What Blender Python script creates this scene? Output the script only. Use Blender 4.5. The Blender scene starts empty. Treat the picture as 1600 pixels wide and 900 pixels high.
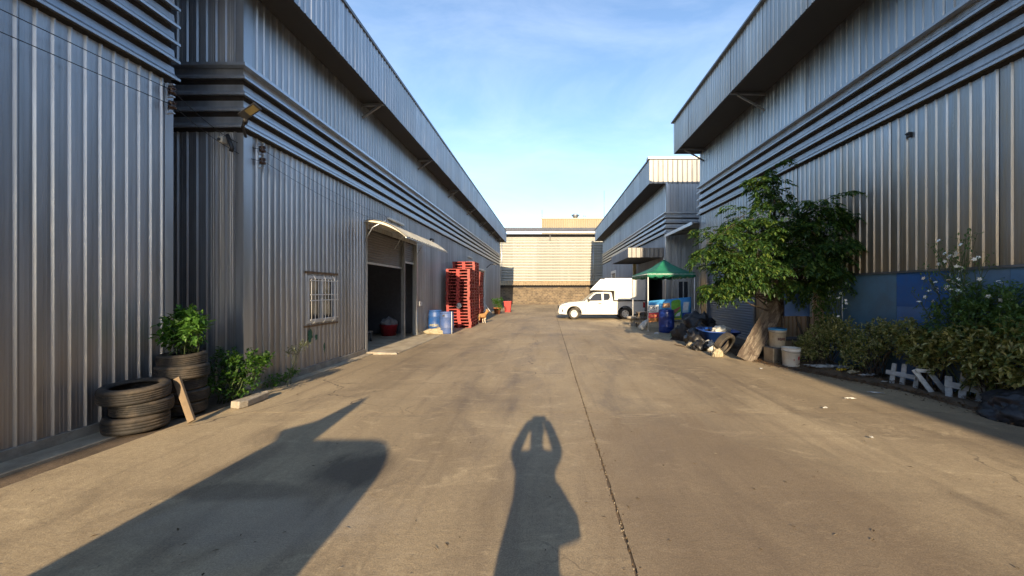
import bpy, bmesh, math, random
from mathutils import Vector, Matrix, noise

# ------------------------------------------------------------------ camera, sky, sun, exposure
scn = bpy.context.scene
CAM_H = 1.70
FPX = 600.0                     # focal length in photo pixels (1600 wide)
VPX, VPY = 857.0, 454.5         # vanishing point of the yard in the photo
cam_d = bpy.data.cameras.new('camera')
cam_d.sensor_width = 36.0
cam_d.lens = FPX / 1600 * 36
cam_d.shift_x = -(VPX - 800) / 1600
cam_d.shift_y = (VPY - 450) / 1600
cam_d.clip_start = 0.02
cam_d.clip_end = 2000
cam = bpy.data.objects.new('camera', cam_d)
cam.location = (0, 0, CAM_H)
cam.rotation_euler = (math.radians(90), 0, 0)
scn.collection.objects.link(cam)
scn.camera = cam

SUN_EL, SUN_AZ = 18.6, -0.7     # degrees; light travels along +Y, very slightly to -X
world = bpy.data.worlds.new('World')
scn.world = world
world.use_nodes = True
wn, wl = world.node_tree.nodes, world.node_tree.links
wn.clear()
sky = wn.new('ShaderNodeTexSky')
sky.sky_type = 'NISHITA'
sky.sun_disc = False
sky.sun_elevation = math.radians(SUN_EL)
sky.sun_rotation = math.radians(180.0 - SUN_AZ)
sky.altitude = 0
sky.air_density = 1.0
sky.dust_density = 0.45
sky.ozone_density = 2.2
tc = wn.new('ShaderNodeTexCoord')
mp = wn.new('ShaderNodeMapping'); mp.inputs['Scale'].default_value = (1.0, 1.0, 2.4)
nz = wn.new('ShaderNodeTexNoise'); nz.inputs['Scale'].default_value = 2.2; nz.inputs['Detail'].default_value = 8; nz.inputs['Roughness'].default_value = 0.62
nz.inputs['Distortion'].default_value = 0.6
cr = wn.new('ShaderNodeValToRGB'); cr.color_ramp.elements[0].position = 0.42; cr.color_ramp.elements[1].position = 0.8
cr.color_ramp.elements[0].color = (0, 0, 0, 1); cr.color_ramp.elements[1].color = (0.16, 0.16, 0.16, 1)
mixc = wn.new('ShaderNodeMix'); mixc.data_type = 'RGBA'; mixc.blend_type = 'MIX'
mixc.inputs['B'].default_value = (6.6, 6.9, 7.3, 1)
bg = wn.new('ShaderNodeBackground'); bg.inputs['Strength'].default_value = 0.145
wo = wn.new('ShaderNodeOutputWorld')
wl.new(tc.outputs['Generated'], mp.inputs['Vector']); wl.new(mp.outputs['Vector'], nz.inputs['Vector'])
wl.new(nz.outputs['Fac'], cr.inputs['Fac']); wl.new(cr.outputs['Color'], mixc.inputs['Factor'])
wl.new(sky.outputs['Color'], mixc.inputs['A']); wl.new(mixc.outputs['Result'], bg.inputs['Color'])
wl.new(bg.outputs['Background'], wo.inputs['Surface'])

sun_d = bpy.data.lights.new('sun', 'SUN')
sun_d.energy = 4.6
sun_d.angle = math.radians(0.55)
sun_d.color = (1.0, 0.785, 0.51)
sun = bpy.data.objects.new('sun', sun_d)
_el, _az = math.radians(SUN_EL), math.radians(SUN_AZ)
SUN_DIR = Vector((math.sin(_az) * math.cos(_el), math.cos(_az) * math.cos(_el), -math.sin(_el)))
sun.rotation_euler = SUN_DIR.to_track_quat('-Z', 'Y').to_euler()
sun.location = (2, -30, 30)
scn.collection.objects.link(sun)

vs = scn.view_settings
vs.view_transform = 'Standard'; vs.look = 'None'; vs.exposure = 1.08; vs.gamma = 1.0
vs.use_curve_mapping = False
scn.render.engine = 'CYCLES'
scn.cycles.use_denoising = True
scn.cycles.max_bounces = 6
scn.cycles.use_adaptive_sampling = True
scn.cycles.adaptive_threshold = 0.025
scn.cycles.diffuse_bounces = 4

# ------------------------------------------------------------------ helpers
COL = scn.collection
W = {}                          # world matrix of every object at build time
rnd = random.Random(11)
PI = math.pi
def T(x, y, z): return Matrix.Translation((x, y, z))
def RZ(a): return Matrix.Rotation(a, 4, 'Z')
def RX(a): return Matrix.Rotation(a, 4, 'X')
def RY(a): return Matrix.Rotation(a, 4, 'Y')
def P(x, y, Y): return Vector(((x - VPX) * Y / FPX, Y, CAM_H + (VPY - y) * Y / FPX))
def G(x, y):
    Y = FPX * CAM_H / (y - VPY)
    return Vector(((x - VPX) * Y / FPX, Y, 0.0))

def link(o, parent=None, M=None):
    M = M or Matrix.Identity(4)
    COL.objects.link(o)
    if parent is not None:
        o.parent = parent
        o.matrix_parent_inverse = W[parent].inverted()
    o.matrix_basis = M
    W[o] = M.copy()
    return o

def tag(o, label=None, cat=None, group=None, kind=None):
    if label: o['label'] = label
    if cat: o['category'] = cat
    if group: o['group'] = group
    if kind: o['kind'] = kind
    return o

def thing(name, label, cat, loc=(0, 0, 0), group=None):
    o = bpy.data.objects.new(name, None)
    o.empty_display_size = 0.2
    link(o, None, T(*loc))
    return tag(o, label, cat, group)

class MB:
    def __init__(s):
        s.v = []; s.f = []; s.sm = []; s.mi = []
    def add(s, vs_, fs_, smooth=False, M=None, mi=0):
        n = len(s.v)
        for p in vs_:
            p = Vector(p)
            s.v.append(tuple(M @ p) if M is not None else tuple(p))
        for f in fs_:
            s.f.append(tuple(i + n for i in f)); s.sm.append(smooth); s.mi.append(mi)
        return s
    def box(s, x0, x1, y0, y1, z0, z1, M=None, mi=0):
        v = [(x0, y0, z0), (x1, y0, z0), (x1, y1, z0), (x0, y1, z0), (x0, y0, z1), (x1, y0, z1), (x1, y1, z1), (x0, y1, z1)]
        return s.add(v, [(0, 3, 2, 1), (4, 5, 6, 7), (0, 1, 5, 4), (1, 2, 6, 5), (2, 3, 7, 6), (3, 0, 4, 7)], False, M, mi)
    def tube(s, pts, r, n=8, caps=True, smooth=True, M=None, mi=0):
        pts = [Vector(p) for p in pts]
        rs = r if isinstance(r, (list, tuple)) else [r] * len(pts)
        vs_, fs_ = [], []
        prev = None
        for i, p in enumerate(pts):
            d = (pts[min(i + 1, len(pts) - 1)] - pts[max(i - 1, 0)])
            d = d.normalized() if d.length > 1e-9 else Vector((0, 0, 1))
            if prev is None:
                a = d.orthogonal().normalized()
            else:
                a = prev - d * prev.dot(d)
                a = a.normalized() if a.length > 1e-6 else d.orthogonal().normalized()
            prev = a
            b = d.cross(a)
            for k in range(n):
                t = 2 * PI * k / n
                vs_.append(p + (a * math.cos(t) + b * math.sin(t)) * rs[i])
        for i in range(len(pts) - 1):
            for k in range(n):
                fs_.append((i * n + k, i * n + (k + 1) % n, (i + 1) * n + (k + 1) % n, (i + 1) * n + k))
        s.add(vs_, fs_, smooth, M, mi)
        if caps:
            m = len(s.v) - len(vs_)
            s.f.append(tuple(m + k for k in reversed(range(n)))); s.sm.append(False); s.mi.append(mi)
            s.f.append(tuple(m + (len(pts) - 1) * n + k for k in range(n))); s.sm.append(False); s.mi.append(mi)
        return s
    def bar(s, p, q, w, h, M=None, mi=0, up=(0, 0, 1)):
        p, q = Vector(p), Vector(q)
        d = (q - p).normalized(); u = Vector(up)
        if abs(d.dot(u)) > 0.99: u = Vector((0, 1, 0))
        a = d.cross(u).normalized() * (w / 2); b = a.cross(d).normalized() * (h / 2)
        v = [p - a - b, p + a - b, p + a + b, p - a + b, q - a - b, q + a - b, q + a + b, q - a + b]
        return s.add(v, [(0, 3, 2, 1), (4, 5, 6, 7), (0, 1, 5, 4), (1, 2, 6, 5), (2, 3, 7, 6), (3, 0, 4, 7)], False, M, mi)
    def lathe(s, prof, n=24, M=None, smooth=True, mi=0, closed=False):
        vs_, fs_ = [], []
        m = len(prof)
        for (r, z) in prof:
            for k in range(n):
                t = 2 * PI * k / n
                vs_.append((r * math.cos(t), r * math.sin(t), z))
        for i in range(m if closed else m - 1):
            j = (i + 1) % m
            for k in range(n):
                fs_.append((i * n + k, i * n + (k + 1) % n, j * n + (k + 1) % n, j * n + k))
        return s.add(vs_, fs_, smooth, M, mi)
    def prism(s, poly, a, b, M=None, mi=0, smooth=False):
        """poly in local XZ, extruded along local Y from a to b (counter-clockwise seen from -Y)"""
        n = len(poly)
        vs_ = [(x, a, z) for x, z in poly] + [(x, b, z) for x, z in poly]
        fs_ = [tuple(range(n)), tuple(reversed(range(n, 2 * n)))]
        s.add(vs_, fs_, False, M, mi)
        m = len(s.v) - 2 * n
        for i in range(n):
            j = (i + 1) % n
            s.f.append((m + j, m + i, m + n + i, m + n + j)); s.sm.append(smooth); s.mi.append(mi)
        return s
    def mesh(s, name):
        me = bpy.data.meshes.new(name)
        me.from_pydata(s.v, [], s.f)
        me.polygons.foreach_set('use_smooth', s.sm)
        me.polygons.foreach_set('material_index', s.mi)
        me.update()
        return me
    def build(s, name, mat, parent=None, M=None, bevel=0.0, seg=2, fix=False):
        me = s.mesh(name)
        if fix:
            bm = bmesh.new(); bm.from_mesh(me)
            bmesh.ops.recalc_face_normals(bm, faces=bm.faces[:]); bm.to_mesh(me); bm.free()
        for m_ in (mat if isinstance(mat, (list, tuple)) else [mat]): me.materials.append(m_)
        o = bpy.data.objects.new(name, me)
        if bevel:
            b = o.modifiers.new('bevel', 'BEVEL'); b.width = bevel; b.segments = seg; b.limit_method = 'ANGLE'; b.angle_limit = math.radians(35)
        return link(o, parent, M)

def inst(name, me, parent=None, M=None):
    return link(bpy.data.objects.new(name, me), parent, M)

def copy_tree(o, M, parent=None):
    """copy of a thing and its parts; M is the new world matrix of the root"""
    c = o.copy(); COL.objects.link(c)
    c.parent = parent
    if parent is None: c.matrix_basis = M
    W[c] = M
    def rec(src, dst):
        for ch in list(src.children):
            d = ch.copy(); COL.objects.link(d); d.parent = dst
            rec(ch, d)
    rec(o, c)
    return c

# ------------------------------------------------------------------ materials
MATS = {}
class NT:
    def __init__(s, name):
        s.m = bpy.data.materials.new(name); s.m.use_nodes = True
        s.n = s.m.node_tree.nodes; s.l = s.m.node_tree.links
        s.b = s.n['Principled BSDF']
    def new(s, t, **kw):
        n = s.n.new(t)
        for k, v in kw.items():
            if k in n.inputs.keys(): n.inputs[k].default_value = v
            else: setattr(n, k, v)
        return n
    def pos(s, scale=(1, 1, 1), world=True):
        if world:
            src = s.new('ShaderNodeNewGeometry').outputs['Position']
        else:
            src = s.new('ShaderNodeTexCoord').outputs['Object']
        m = s.new('ShaderNodeMapping'); m.inputs['Scale'].default_value = scale
        s.l.new(src, m.inputs['Vector'])
        return m.outputs['Vector']
    def noise(s, vec, scale, detail=4, rough=0.55, dist=0.0):
        n = s.new('ShaderNodeTexNoise'); n.inputs['Scale'].default_value = scale; n.inputs['Detail'].default_value = detail
        n.inputs['Roughness'].default_value = rough; n.inputs['Distortion'].default_value = dist
        s.l.new(vec, n.inputs['Vector'])
        return n.outputs['Fac']
    def ramp(s, fac, a, b, ca=(0, 0, 0), cb=(1, 1, 1)):
        r = s.new('ShaderNodeValToRGB')
        r.color_ramp.elements[0].position = a; r.color_ramp.elements[1].position = b
        r.color_ramp.elements[0].color = (*ca, 1); r.color_ramp.elements[1].color = (*cb, 1)
        s.l.new(fac, r.inputs['Fac'])
        return r.outputs['Color']
    def mix(s, fac, a, b, blend='MIX'):
        m = s.new('ShaderNodeMix', data_type='RGBA', blend_type=blend)
        for k, v in (('Factor', fac), ('A', a), ('B', b)):
            if isinstance(v, (int, float)): m.inputs[k].default_value = v
            elif isinstance(v, tuple): m.inputs[k].default_value = (*v, 1)
            else: s.l.new(v, m.inputs[k])
        return m.outputs['Result']
    def math(s, op, a, b=0.0, c=None):
        m = s.new('ShaderNodeMath', operation=op)
        for i, v in enumerate((a, b) if c is None else (a, b, c)):
            if isinstance(v, (int, float)): m.inputs[i].default_value = v
            else: s.l.new(v, m.inputs[i])
        return m.outputs[0]
    def mr(s, v, a, b, c, d):
        m = s.new('ShaderNodeMapRange')
        s.l.new(v, m.inputs['Value'])
        for i, x in zip(('From Min', 'From Max', 'To Min', 'To Max'), (a, b, c, d)): m.inputs[i].default_value = x
        return m.outputs['Result']
    def bump(s, h, strength=0.3, dist=0.01):
        b = s.new('ShaderNodeBump'); b.inputs['Strength'].default_value = strength; b.inputs['Distance'].default_value = dist
        s.l.new(h, b.inputs['Height']); s.l.new(b.outputs['Normal'], s.b.inputs['Normal'])
    def setc(s, c):
        if isinstance(c, tuple): s.b.inputs['Base Color'].default_value = (*c, 1)
        else: s.l.new(c, s.b.inputs['Base Color'])
    def sets(s, **kw):
        for k, v in kw.items():
            k = k.replace('_', ' ')
            if isinstance(v, (int, float)): s.b.inputs[k].default_value = v
            else: s.l.new(v, s.b.inputs[k])

def plain(name, col, rough=0.6, metal=0.0, var=0.18, scale=9.0, dirt=None, dirt_amt=0.5, bump=0.0, bscale=60, world=False, spec=0.5, trans=0.0):
    if name in MATS: return MATS[name]
    t = NT(name)
    v = t.pos(world=world)
    n1 = t.noise(v, scale, 5, 0.6)
    c = t.mix(t.ramp(n1, 0.3, 0.72), tuple(x * (1 - var) for x in col), tuple(min(1, x * (1 + var)) for x in col))
    if dirt:
        n2 = t.noise(v, scale * 0.55, 6, 0.68, 0.4)
        c = t.mix(t.math('MULTIPLY', t.ramp(n2, 0.45, 0.72), dirt_amt), c, dirt)
    t.setc(c)
    t.sets(Roughness=t.mr(n1, 0.3, 0.7, max(0.03, rough - 0.08), min(1, rough + 0.1)), Metallic=metal)
    t.b.inputs['Specular IOR Level'].default_value = spec
    if bump: t.bump(t.noise(v, bscale, 4, 0.6), bump, 0.01)
    MATS[name] = t.m
    return t.m

def metal_sheet(name, col, streak=0.35, rust=0.0, rust_col=(0.17, 0.10, 0.05), rough=0.36, metal=0.78, rz=(0.0, 5.0)):
    t = NT(name)
    v = t.pos()
    vs_ = t.pos((7.0, 7.0, 0.22))
    fine = t.noise(t.pos((60, 60, 5)), 1.0, 3, 0.6)
    st = t.noise(vs_, 1.0, 6, 0.62)
    big = t.noise(v, 0.45, 4, 0.5)
    oi = t.new('ShaderNodeObjectInfo')
    c = t.mix(t.ramp(st, 0.32, 0.72), tuple(x * (1 - streak) for x in col), tuple(min(1.0, x * (1 + streak * 0.5)) for x in col))
    c = t.mix(t.mr(oi.outputs['Random'], 0, 1, 0.0, 0.42), c, tuple(x * 0.5 for x in col))
    c = t.mix(t.math('MULTIPLY', t.ramp(big, 0.45, 0.75), 0.25), c, tuple(x * y for x, y in zip(col, (0.75, 0.68, 0.58))))
    rg = t.mr(t.math('ADD', st, t.math('MULTIPLY', fine, 0.25)), 0.35, 0.85, rough - 0.07, rough + 0.17)
    if rust > 0:
        sep = t.new('ShaderNodeSeparateXYZ'); t.l.new(t.new('ShaderNodeNewGeometry').outputs['Position'], sep.inputs[0])
        up = t.mr(sep.outputs['Z'], rz[0], rz[1], 1.0, 0.0)
        rn = t.noise(t.pos((5.0, 5.0, 0.35)), 1.0, 7, 0.7, 0.3)
        rf = t.math('MULTIPLY', t.ramp(t.math('ADD', t.math('MULTIPLY', rn, 0.75), t.math('MULTIPLY', up, 0.42)), 0.38, 0.86), rust)
        c = t.mix(rf, c, rust_col)
        t.sets(Metallic=t.mr(rf, 0, 1, metal, 0.62))
        rg = t.math('ADD', rg, t.math('MULTIPLY', rf, 0.06))
    else:
        t.sets(Metallic=metal)
    t.setc(c); t.sets(Roughness=rg)
    t.bump(t.math('ADD', t.noise(t.pos((3, 3, 0.6)), 1.0, 3, 0.5), t.math('MULTIPLY', fine, 0.05)), 0.55, 0.025)
    return t.m

def leaf_mat(name, cols, trans=0.35, rough=0.5):
    t = NT(name)
    g = t.new('ShaderNodeNewGeometry')
    r = t.new('ShaderNodeValToRGB')
    el = r.color_ramp.elements
    el[0].position = 0.0; el[0].color = (*cols[0], 1); el[1].position = 1.0; el[1].color = (*cols[-1], 1)
    for i, c in enumerate(cols[1:-1]):
        e = el.new((i + 1) / (len(cols) - 1)); e.color = (*c, 1)
    t.l.new(g.outputs['Random Per Island'], r.inputs['Fac'])
    t.setc(r.outputs['Color']); t.sets(Roughness=rough)
    t.b.inputs['Specular IOR Level'].default_value = 0.35
    tr = t.new('ShaderNodeBsdfTranslucent')
    br = t.new('ShaderNodeMix', data_type='RGBA', blend_type='MULTIPLY'); br.inputs['Factor'].default_value = 1.0
    t.l.new(r.outputs['Color'], br.inputs['A']); br.inputs['B'].default_value = (1.9, 1.9, 0.7, 1)
    t.l.new(br.outputs['Result'], tr.inputs['Color'])
    ms = t.new('ShaderNodeMixShader'); ms.inputs[0].default_value = trans
    t.l.new(t.b.outputs[0], ms.inputs[1]); t.l.new(tr.outputs[0], ms.inputs[2])
    t.l.new(ms.outputs[0], t.n['Material Output'].inputs['Surface'])
    return t.m

M_SHEET_L = metal_sheet('galvanised_sheet', (0.58, 0.60, 0.63), 0.34, 0.42, (0.24, 0.17, 0.11), rz=(0.0, 2.6))
M_SHEET_R = metal_sheet('weathered_sheet', (0.47, 0.48, 0.49), 0.40, 0.95, (0.40, 0.285, 0.15), rough=0.30, metal=0.9, rz=(1.6, 5.4))
M_SHEET_F = metal_sheet('front_sheet', (0.27, 0.275, 0.28), 0.4, 0.25, (0.22, 0.15, 0.09), rough=0.42, metal=0.6, rz=(0.0, 9.5))
M_SHEET_R2 = metal_sheet('bright_sheet', (0.46, 0.48, 0.51), 0.32, 0.18, (0.24, 0.17, 0.10), rz=(0.0, 2.5))
M_TRIM = metal_sheet('zinc_trim', (0.58, 0.62, 0.67), 0.22, 0.0, rough=0.33)
M_TRIM_DK = plain('dull_steel', (0.20, 0.21, 0.225), 0.5, 0.7, 0.2, 4, world=True)
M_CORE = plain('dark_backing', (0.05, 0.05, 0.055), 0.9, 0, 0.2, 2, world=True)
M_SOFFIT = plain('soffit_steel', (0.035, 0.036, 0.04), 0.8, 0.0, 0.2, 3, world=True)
M_SHUT = plain('roller_shutter', (0.17, 0.178, 0.19), 0.5, 0.5, 0.15, 3, (0.12, 0.10, 0.08), 0.4, world=True)
M_BLACK = plain('black_plastic', (0.02, 0.02, 0.022), 0.45)
M_BLACKM = plain('black_metal', (0.03, 0.03, 0.032), 0.5, 0.3)
M_WHITE = plain('white_paint', (0.72, 0.72, 0.70), 0.5, 0, 0.08, 6, (0.35, 0.30, 0.24), 0.25)
M_RUBBER = plain('tyre_rubber', (0.030, 0.027, 0.024), 0.75, 0, 0.4, 9, (0.13, 0.10, 0.07), 0.8, 0.35, 90)
M_WOOD = plain('raw_wood', (0.20, 0.145, 0.09), 0.75, 0, 0.25, 9, (0.14, 0.10, 0.06), 0.5, 0.3, 50)
M_BARK = plain('bark', (0.075, 0.058, 0.042), 0.9, 0, 0.35, 12, (0.06, 0.045, 0.035), 0.6, 0.8, 30)
M_CONC = plain('old_concrete', (0.36, 0.32, 0.26), 0.9, 0, 0.2, 5, (0.15, 0.12, 0.09), 0.7, 0.5, 60, world=True)
M_GLASS = None
def _glass():
    t = NT('dark_glass'); t.setc((0.03, 0.035, 0.045)); t.sets(Roughness=0.06); t.b.inputs['Specular IOR Level'].default_value = 0.35
    v = t.pos(world=False); t.sets(Roughness=t.mr(t.noise(v, 3, 3), 0.3, 0.7, 0.03, 0.12))
    return t.m
M_GLASS = _glass()

# ------------------------------------------------------------------ the ground
def concrete_mat():
    t = NT('yard_concrete')
    v = t.pos()
    big = t.noise(t.pos((0.35, 0.16, 1)), 1.0, 5, 0.6, 0.5)
    mid = t.noise(t.pos((1.3, 0.55, 1)), 1.0, 7, 0.66, 0.8)
    fine = t.noise(v, 22, 6, 0.7)
    grit = t.noise(v, 95, 4, 0.8)
    str_ = t.noise(t.pos((3.6, 0.22, 1)), 1.0, 6, 0.65, 0.3)
    cross = t.noise(t.pos((0.22, 2.6, 1)), 1.0, 6, 0.66, 0.7)
    oi = t.new('ShaderNodeObjectInfo')
    c = t.mix(t.ramp(big, 0.36, 0.66), (0.27, 0.212, 0.140), (0.51, 0.412, 0.270))
    c = t.mix(t.math('MULTIPLY', t.ramp(mid, 0.50, 0.70), 0.62), c, (0.135, 0.106, 0.078))
    c = t.mix(t.math('MULTIPLY', t.ramp(str_, 0.52, 0.74), 0.50), c, (0.15, 0.115, 0.085))
    c = t.mix(t.math('MULTIPLY', t.ramp(cross, 0.55, 0.78), 0.45), c, (0.155, 0.125, 0.095))
    pale = t.noise(t.pos((0.9, 1.6, 1)), 1.7, 9, 0.72, 1.2)
    c = t.mix(t.math('MULTIPLY', t.ramp(pale, 0.55, 0.70), 0.65), c, (0.60, 0.49, 0.325))
    c = t.mix(t.math('MULTIPLY', t.ramp(fine, 0.38, 0.68), 0.6), c, t.mix(0.5, c, (0.10, 0.075, 0.05)))
    # stains with a place of their own: dark spill, chalky patch, brown film by the joint
    def patch(cx, cy, rx, ry, amp):
        sep = t.new('ShaderNodeSeparateXYZ'); t.l.new(v, sep.inputs[0])
        dx = t.math('MULTIPLY', t.math('SUBTRACT', sep.outputs['X'], cx), 1 / rx); dy = t.math('MULTIPLY', t.math('SUBTRACT', sep.outputs['Y'], cy), 1 / ry)
        d = t.math('SQRT', t.math('ADD', t.math('MULTIPLY', dx, dx), t.math('MULTIPLY', dy, dy)))
        d = t.math('ADD', d, t.math('MULTIPLY', t.math('SUBTRACT', mid, 0.5), 2.2))
        return t.mr(d, 0.55, 1.1, amp, 0.0)
    c = t.mix(patch(-2.15, 2.85, 1.0, 0.45, 0.55), c, (0.36, 0.31, 0.245))
    c = t.mix(patch(-1.85, 3.65, 0.42, 0.42, 0.75), c, (0.085, 0.068, 0.052))
    c = t.mix(patch(-2.6, 3.25, 0.9, 0.16, 0.5), c, (0.11, 0.088, 0.066))
    c = t.mix(patch(1.6, 3.4, 1.5, 2.4, 0.5), c, (0.17, 0.122, 0.082))
    # oil spots
    vo = t.new('ShaderNodeTexVoronoi'); vo.inputs['Scale'].default_value = 1.15; t.l.new(v, vo.inputs['Vector'])
    spot = t.math('LESS_THAN', t.math('ADD', vo.outputs['Distance'], t.math('MULTIPLY', fine, 0.08)), 0.075)
    c = t.mix(t.math('MULTIPLY', spot, 0.6), c, (0.06, 0.048, 0.038))
    # hairline cracks
    vc = t.new('ShaderNodeTexVoronoi', feature='DISTANCE_TO_EDGE'); vc.inputs['Scale'].default_value = 0.21
    wv = t.new('ShaderNodeVectorMath', operation='ADD'); nv = t.new('ShaderNodeTexNoise'); nv.inputs['Scale'].default_value = 1.1; nv.inputs['Detail'].default_value = 6
    sc_ = t.new('ShaderNodeVectorMath', operation='SCALE'); sc_.inputs['Scale'].default_value = 1.3
    t.l.new(v, nv.inputs['Vector']); t.l.new(nv.outputs['Color'], sc_.inputs[0]); t.l.new(v, wv.inputs[0]); t.l.new(sc_.outputs[0], wv.inputs[1])
    t.l.new(wv.outputs[0], vc.inputs['Vector'])
    crack = t.math('MULTIPLY', t.math('LESS_THAN', vc.outputs['Distance'], 0.0022), t.ramp(big, 0.46, 0.56))
    c = t.mix(t.math('MULTIPLY', crack, 0.8), c, (0.09, 0.07, 0.055))
    # speckle of grit
    c = t.mix(t.mr(grit, 0.34, 0.66, 0.0, 1.0), t.mix(1.0, c, (1.28, 1.27, 1.22), 'MULTIPLY'), t.mix(1.0, c, (0.66, 0.64, 0.62), 'MULTIPLY'))
    c = t.mix(t.mr(oi.outputs['Random'], 0, 1, 0.0, 0.16), c, (0.17, 0.135, 0.105))
    t.setc(c)
    t.sets(Roughness=t.mr(mid, 0.35, 0.7, 0.82, 0.62))
    t.b.inputs['Specular IOR Level'].default_value = 0.35
    h = t.math('ADD', t.math('MULTIPLY', grit, 0.5), t.math('ADD', fine, t.math('MULTIPLY', pale, 0.8)))
    t.bump(h, 0.55, 0.006)
    return t.m
M_YARD = concrete_mat()
M_DIRT = plain('dirt', (0.125, 0.088, 0.056), 0.95, 0, 0.35, 3.0, (0.055, 0.042, 0.032), 0.6, 0.9, 40, world=True)
M_PALECONC = plain('pale_concrete', (0.40, 0.345, 0.255), 0.9, 0, 0.2, 3.0, (0.19, 0.145, 0.10), 0.75, 0.5, 60, world=True)

b = MB(); b.add([(-400, -400, -0.014), (400, -400, -0.014), (400, 400, -0.014), (-400, 400, -0.014)], [(0, 1, 2, 3)])
tag(b.build('ground', M_DIRT), 'bare brown dirt under and around the concrete yard', None, None, 'structure')

yard = thing('concrete_yard', 'wide stained concrete yard between the metal warehouses', None, (0, 0, 0)); yard['kind'] = 'structure'
def slab(x0, x1, y0, y1, jit):
    """one cast slab with slightly ragged edges, 0.2 m thick"""
    def edge(p, q, n, out):
        r_ = []
        for i in range(n):
            t_ = i / n
            x = p[0] + (q[0] - p[0]) * t_; y = p[1] + (q[1] - p[1]) * t_
            k = (noise.noise(Vector((x * 9, y * 9, 3.1))) * 0.6 + noise.noise(Vector((x * 31, y * 31, 1.7))) * 0.6) * jit if i else 0
            r_.append((x + out[0] * k, y + out[1] * k))
        return r_
    ny = max(4, int((y1 - y0) / 0.05)) if y0 < 12 else 12
    nx = max(4, int((x1 - x0) / 0.06)) if y0 < 12 else 12
    poly = edge((x0, y0), (x1, y0), nx, (0, -0.5)) + edge((x1, y0), (x1, y1), ny, (1, 0)) + edge((x1, y1), (x0, y1), nx, (0, 0.5)) + edge((x0, y1), (x0, y0), ny, (-1, 0))
    n = len(poly)
    m = MB()
    vs_ = [(x, y, 0.0) for x, y in poly] + [(x, y, -0.2) for x, y in poly]
    fs_ = [tuple(range(n))] + [(i, i + n, (i + 1) % n + n, (i + 1) % n) for i in range(n)]
    m.add(vs_, fs_)
    return m.build('slab', M_YARD, yard)
YJ = [-26.4, -15.8, -5.2, 5.38, 16.0, 26.6, 37.2, 49.0]
for i in range(len(YJ) - 1):
    y0, y1 = YJ[i] + 0.005, YJ[i + 1] - 0.005
    slab(-4.72, 0.520, y0, y1, 0.012)
    slab(0.540, 6.02 if y0 < 16 else 8.5, y0, y1, 0.012)
slab(-4.72, 8.5, -60, -26.41, 0.0)
M_SEAL = plain('joint_tar', (0.035, 0.028, 0.022), 0.9, 0, 0.3, 20, world=True)
for y in YJ[1:-1]:
    m = MB(); m.box(-4.72, 6.02 if y < 17 else 8.5, y - 0.006, y + 0.006, -0.1, -0.0015); m.build('joint_filler', M_SEAL, yard)
# strip along the left warehouses: dirt gutter with a pale concrete footing
m = MB(); m.box(-5.38, -5.02, -30, 5.6, -0.1, 0.012)
m.build('footing_strip', M_PALECONC, yard)
m = MB(); m.box(-4.98, -4.735, 6.35, 39.5, -0.1, 0.004)
m.build('footing_strip', M_PALECONC, yard)
m = MB(); m.box(-5.0, -4.05, 10.42, 14.6, -0.1, 0.035)
m.build('door_ramp', M_PALECONC, yard, bevel=0.03)
# dirt of the planting bed along the right warehouse
def bed_mesh():
    m = MB(); NX, NY = 14, 120
    vs_ = []
    for j in range(NY + 1):
        y = 2.0 + (16.6 - 2.0) * j / NY
        ed = 6.02 if y < 6.4 else (6.02 - min(1.0, (y - 6.4) / 2.6) * 1.05)
        ed += 0.10 * noise.noise(Vector((y * 2.3, 0, 0))) + 0.05 * noise.noise(Vector((y * 9, 4, 0)))
        for i in range(NX + 1):
            x = ed + (6.70 - ed) * i / NX
            z = 0.006 + 0.07 * min(1, i / 5) * (0.6 + 0.8 * noise.noise(Vector((x * 3, y * 3, 0)))) if i else -0.004
            vs_.append((x, y, z))
    fs_ = [(j * (NX + 1) + i, j * (NX + 1) + i + 1, (j + 1) * (NX + 1) + i + 1, (j + 1) * (NX + 1) + i) for j in range(NY) for i in range(NX)]
    m.add(vs_, fs_, True)
    return m
o = bed_mesh().build('planting_bed', M_DIRT)
tag(o, 'strip of dark soil and litter along the right warehouse wall', None, None, 'structure')

# ------------------------------------------------------------------ warehouses
SH = {}
def sheet_me(w, h, pitch, mat, rib=0.024):
    key = (round(w, 3), round(h, 3), pitch, mat.name, rib)
    if key in SH: return SH[key]
    n = max(1, round(w / pitch)); p = w / n
    prof = []
    for k in range(n):
        o_ = k * p
        prof += [(o_, 0), (o_ + .20 * p, 0), (o_ + .225 * p, .0018), (o_ + .285 * p, .0018), (o_ + .31 * p, 0), (o_ + .44 * p, 0), (o_ + .465 * p, .0018), (o_ + .52 * p, .0018), (o_ + .545 * p, 0),
                 (o_ + .68 * p, 0), (o_ + .775 * p, rib), (o_ + .865 * p, rib), (o_ + .96 * p, 0)]
    prof.append((w, 0))
    N = len(prof); m = MB()
    m.add([(u, -d, 0) for u, d in prof] + [(u, -d, h) for u, d in prof], [(i, i + 1, N + i + 1, N + i) for i in range(N - 1)])
    me = m.mesh('siding_sheet'); me.materials.append(mat)
    SH[key] = me
    return me

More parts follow.
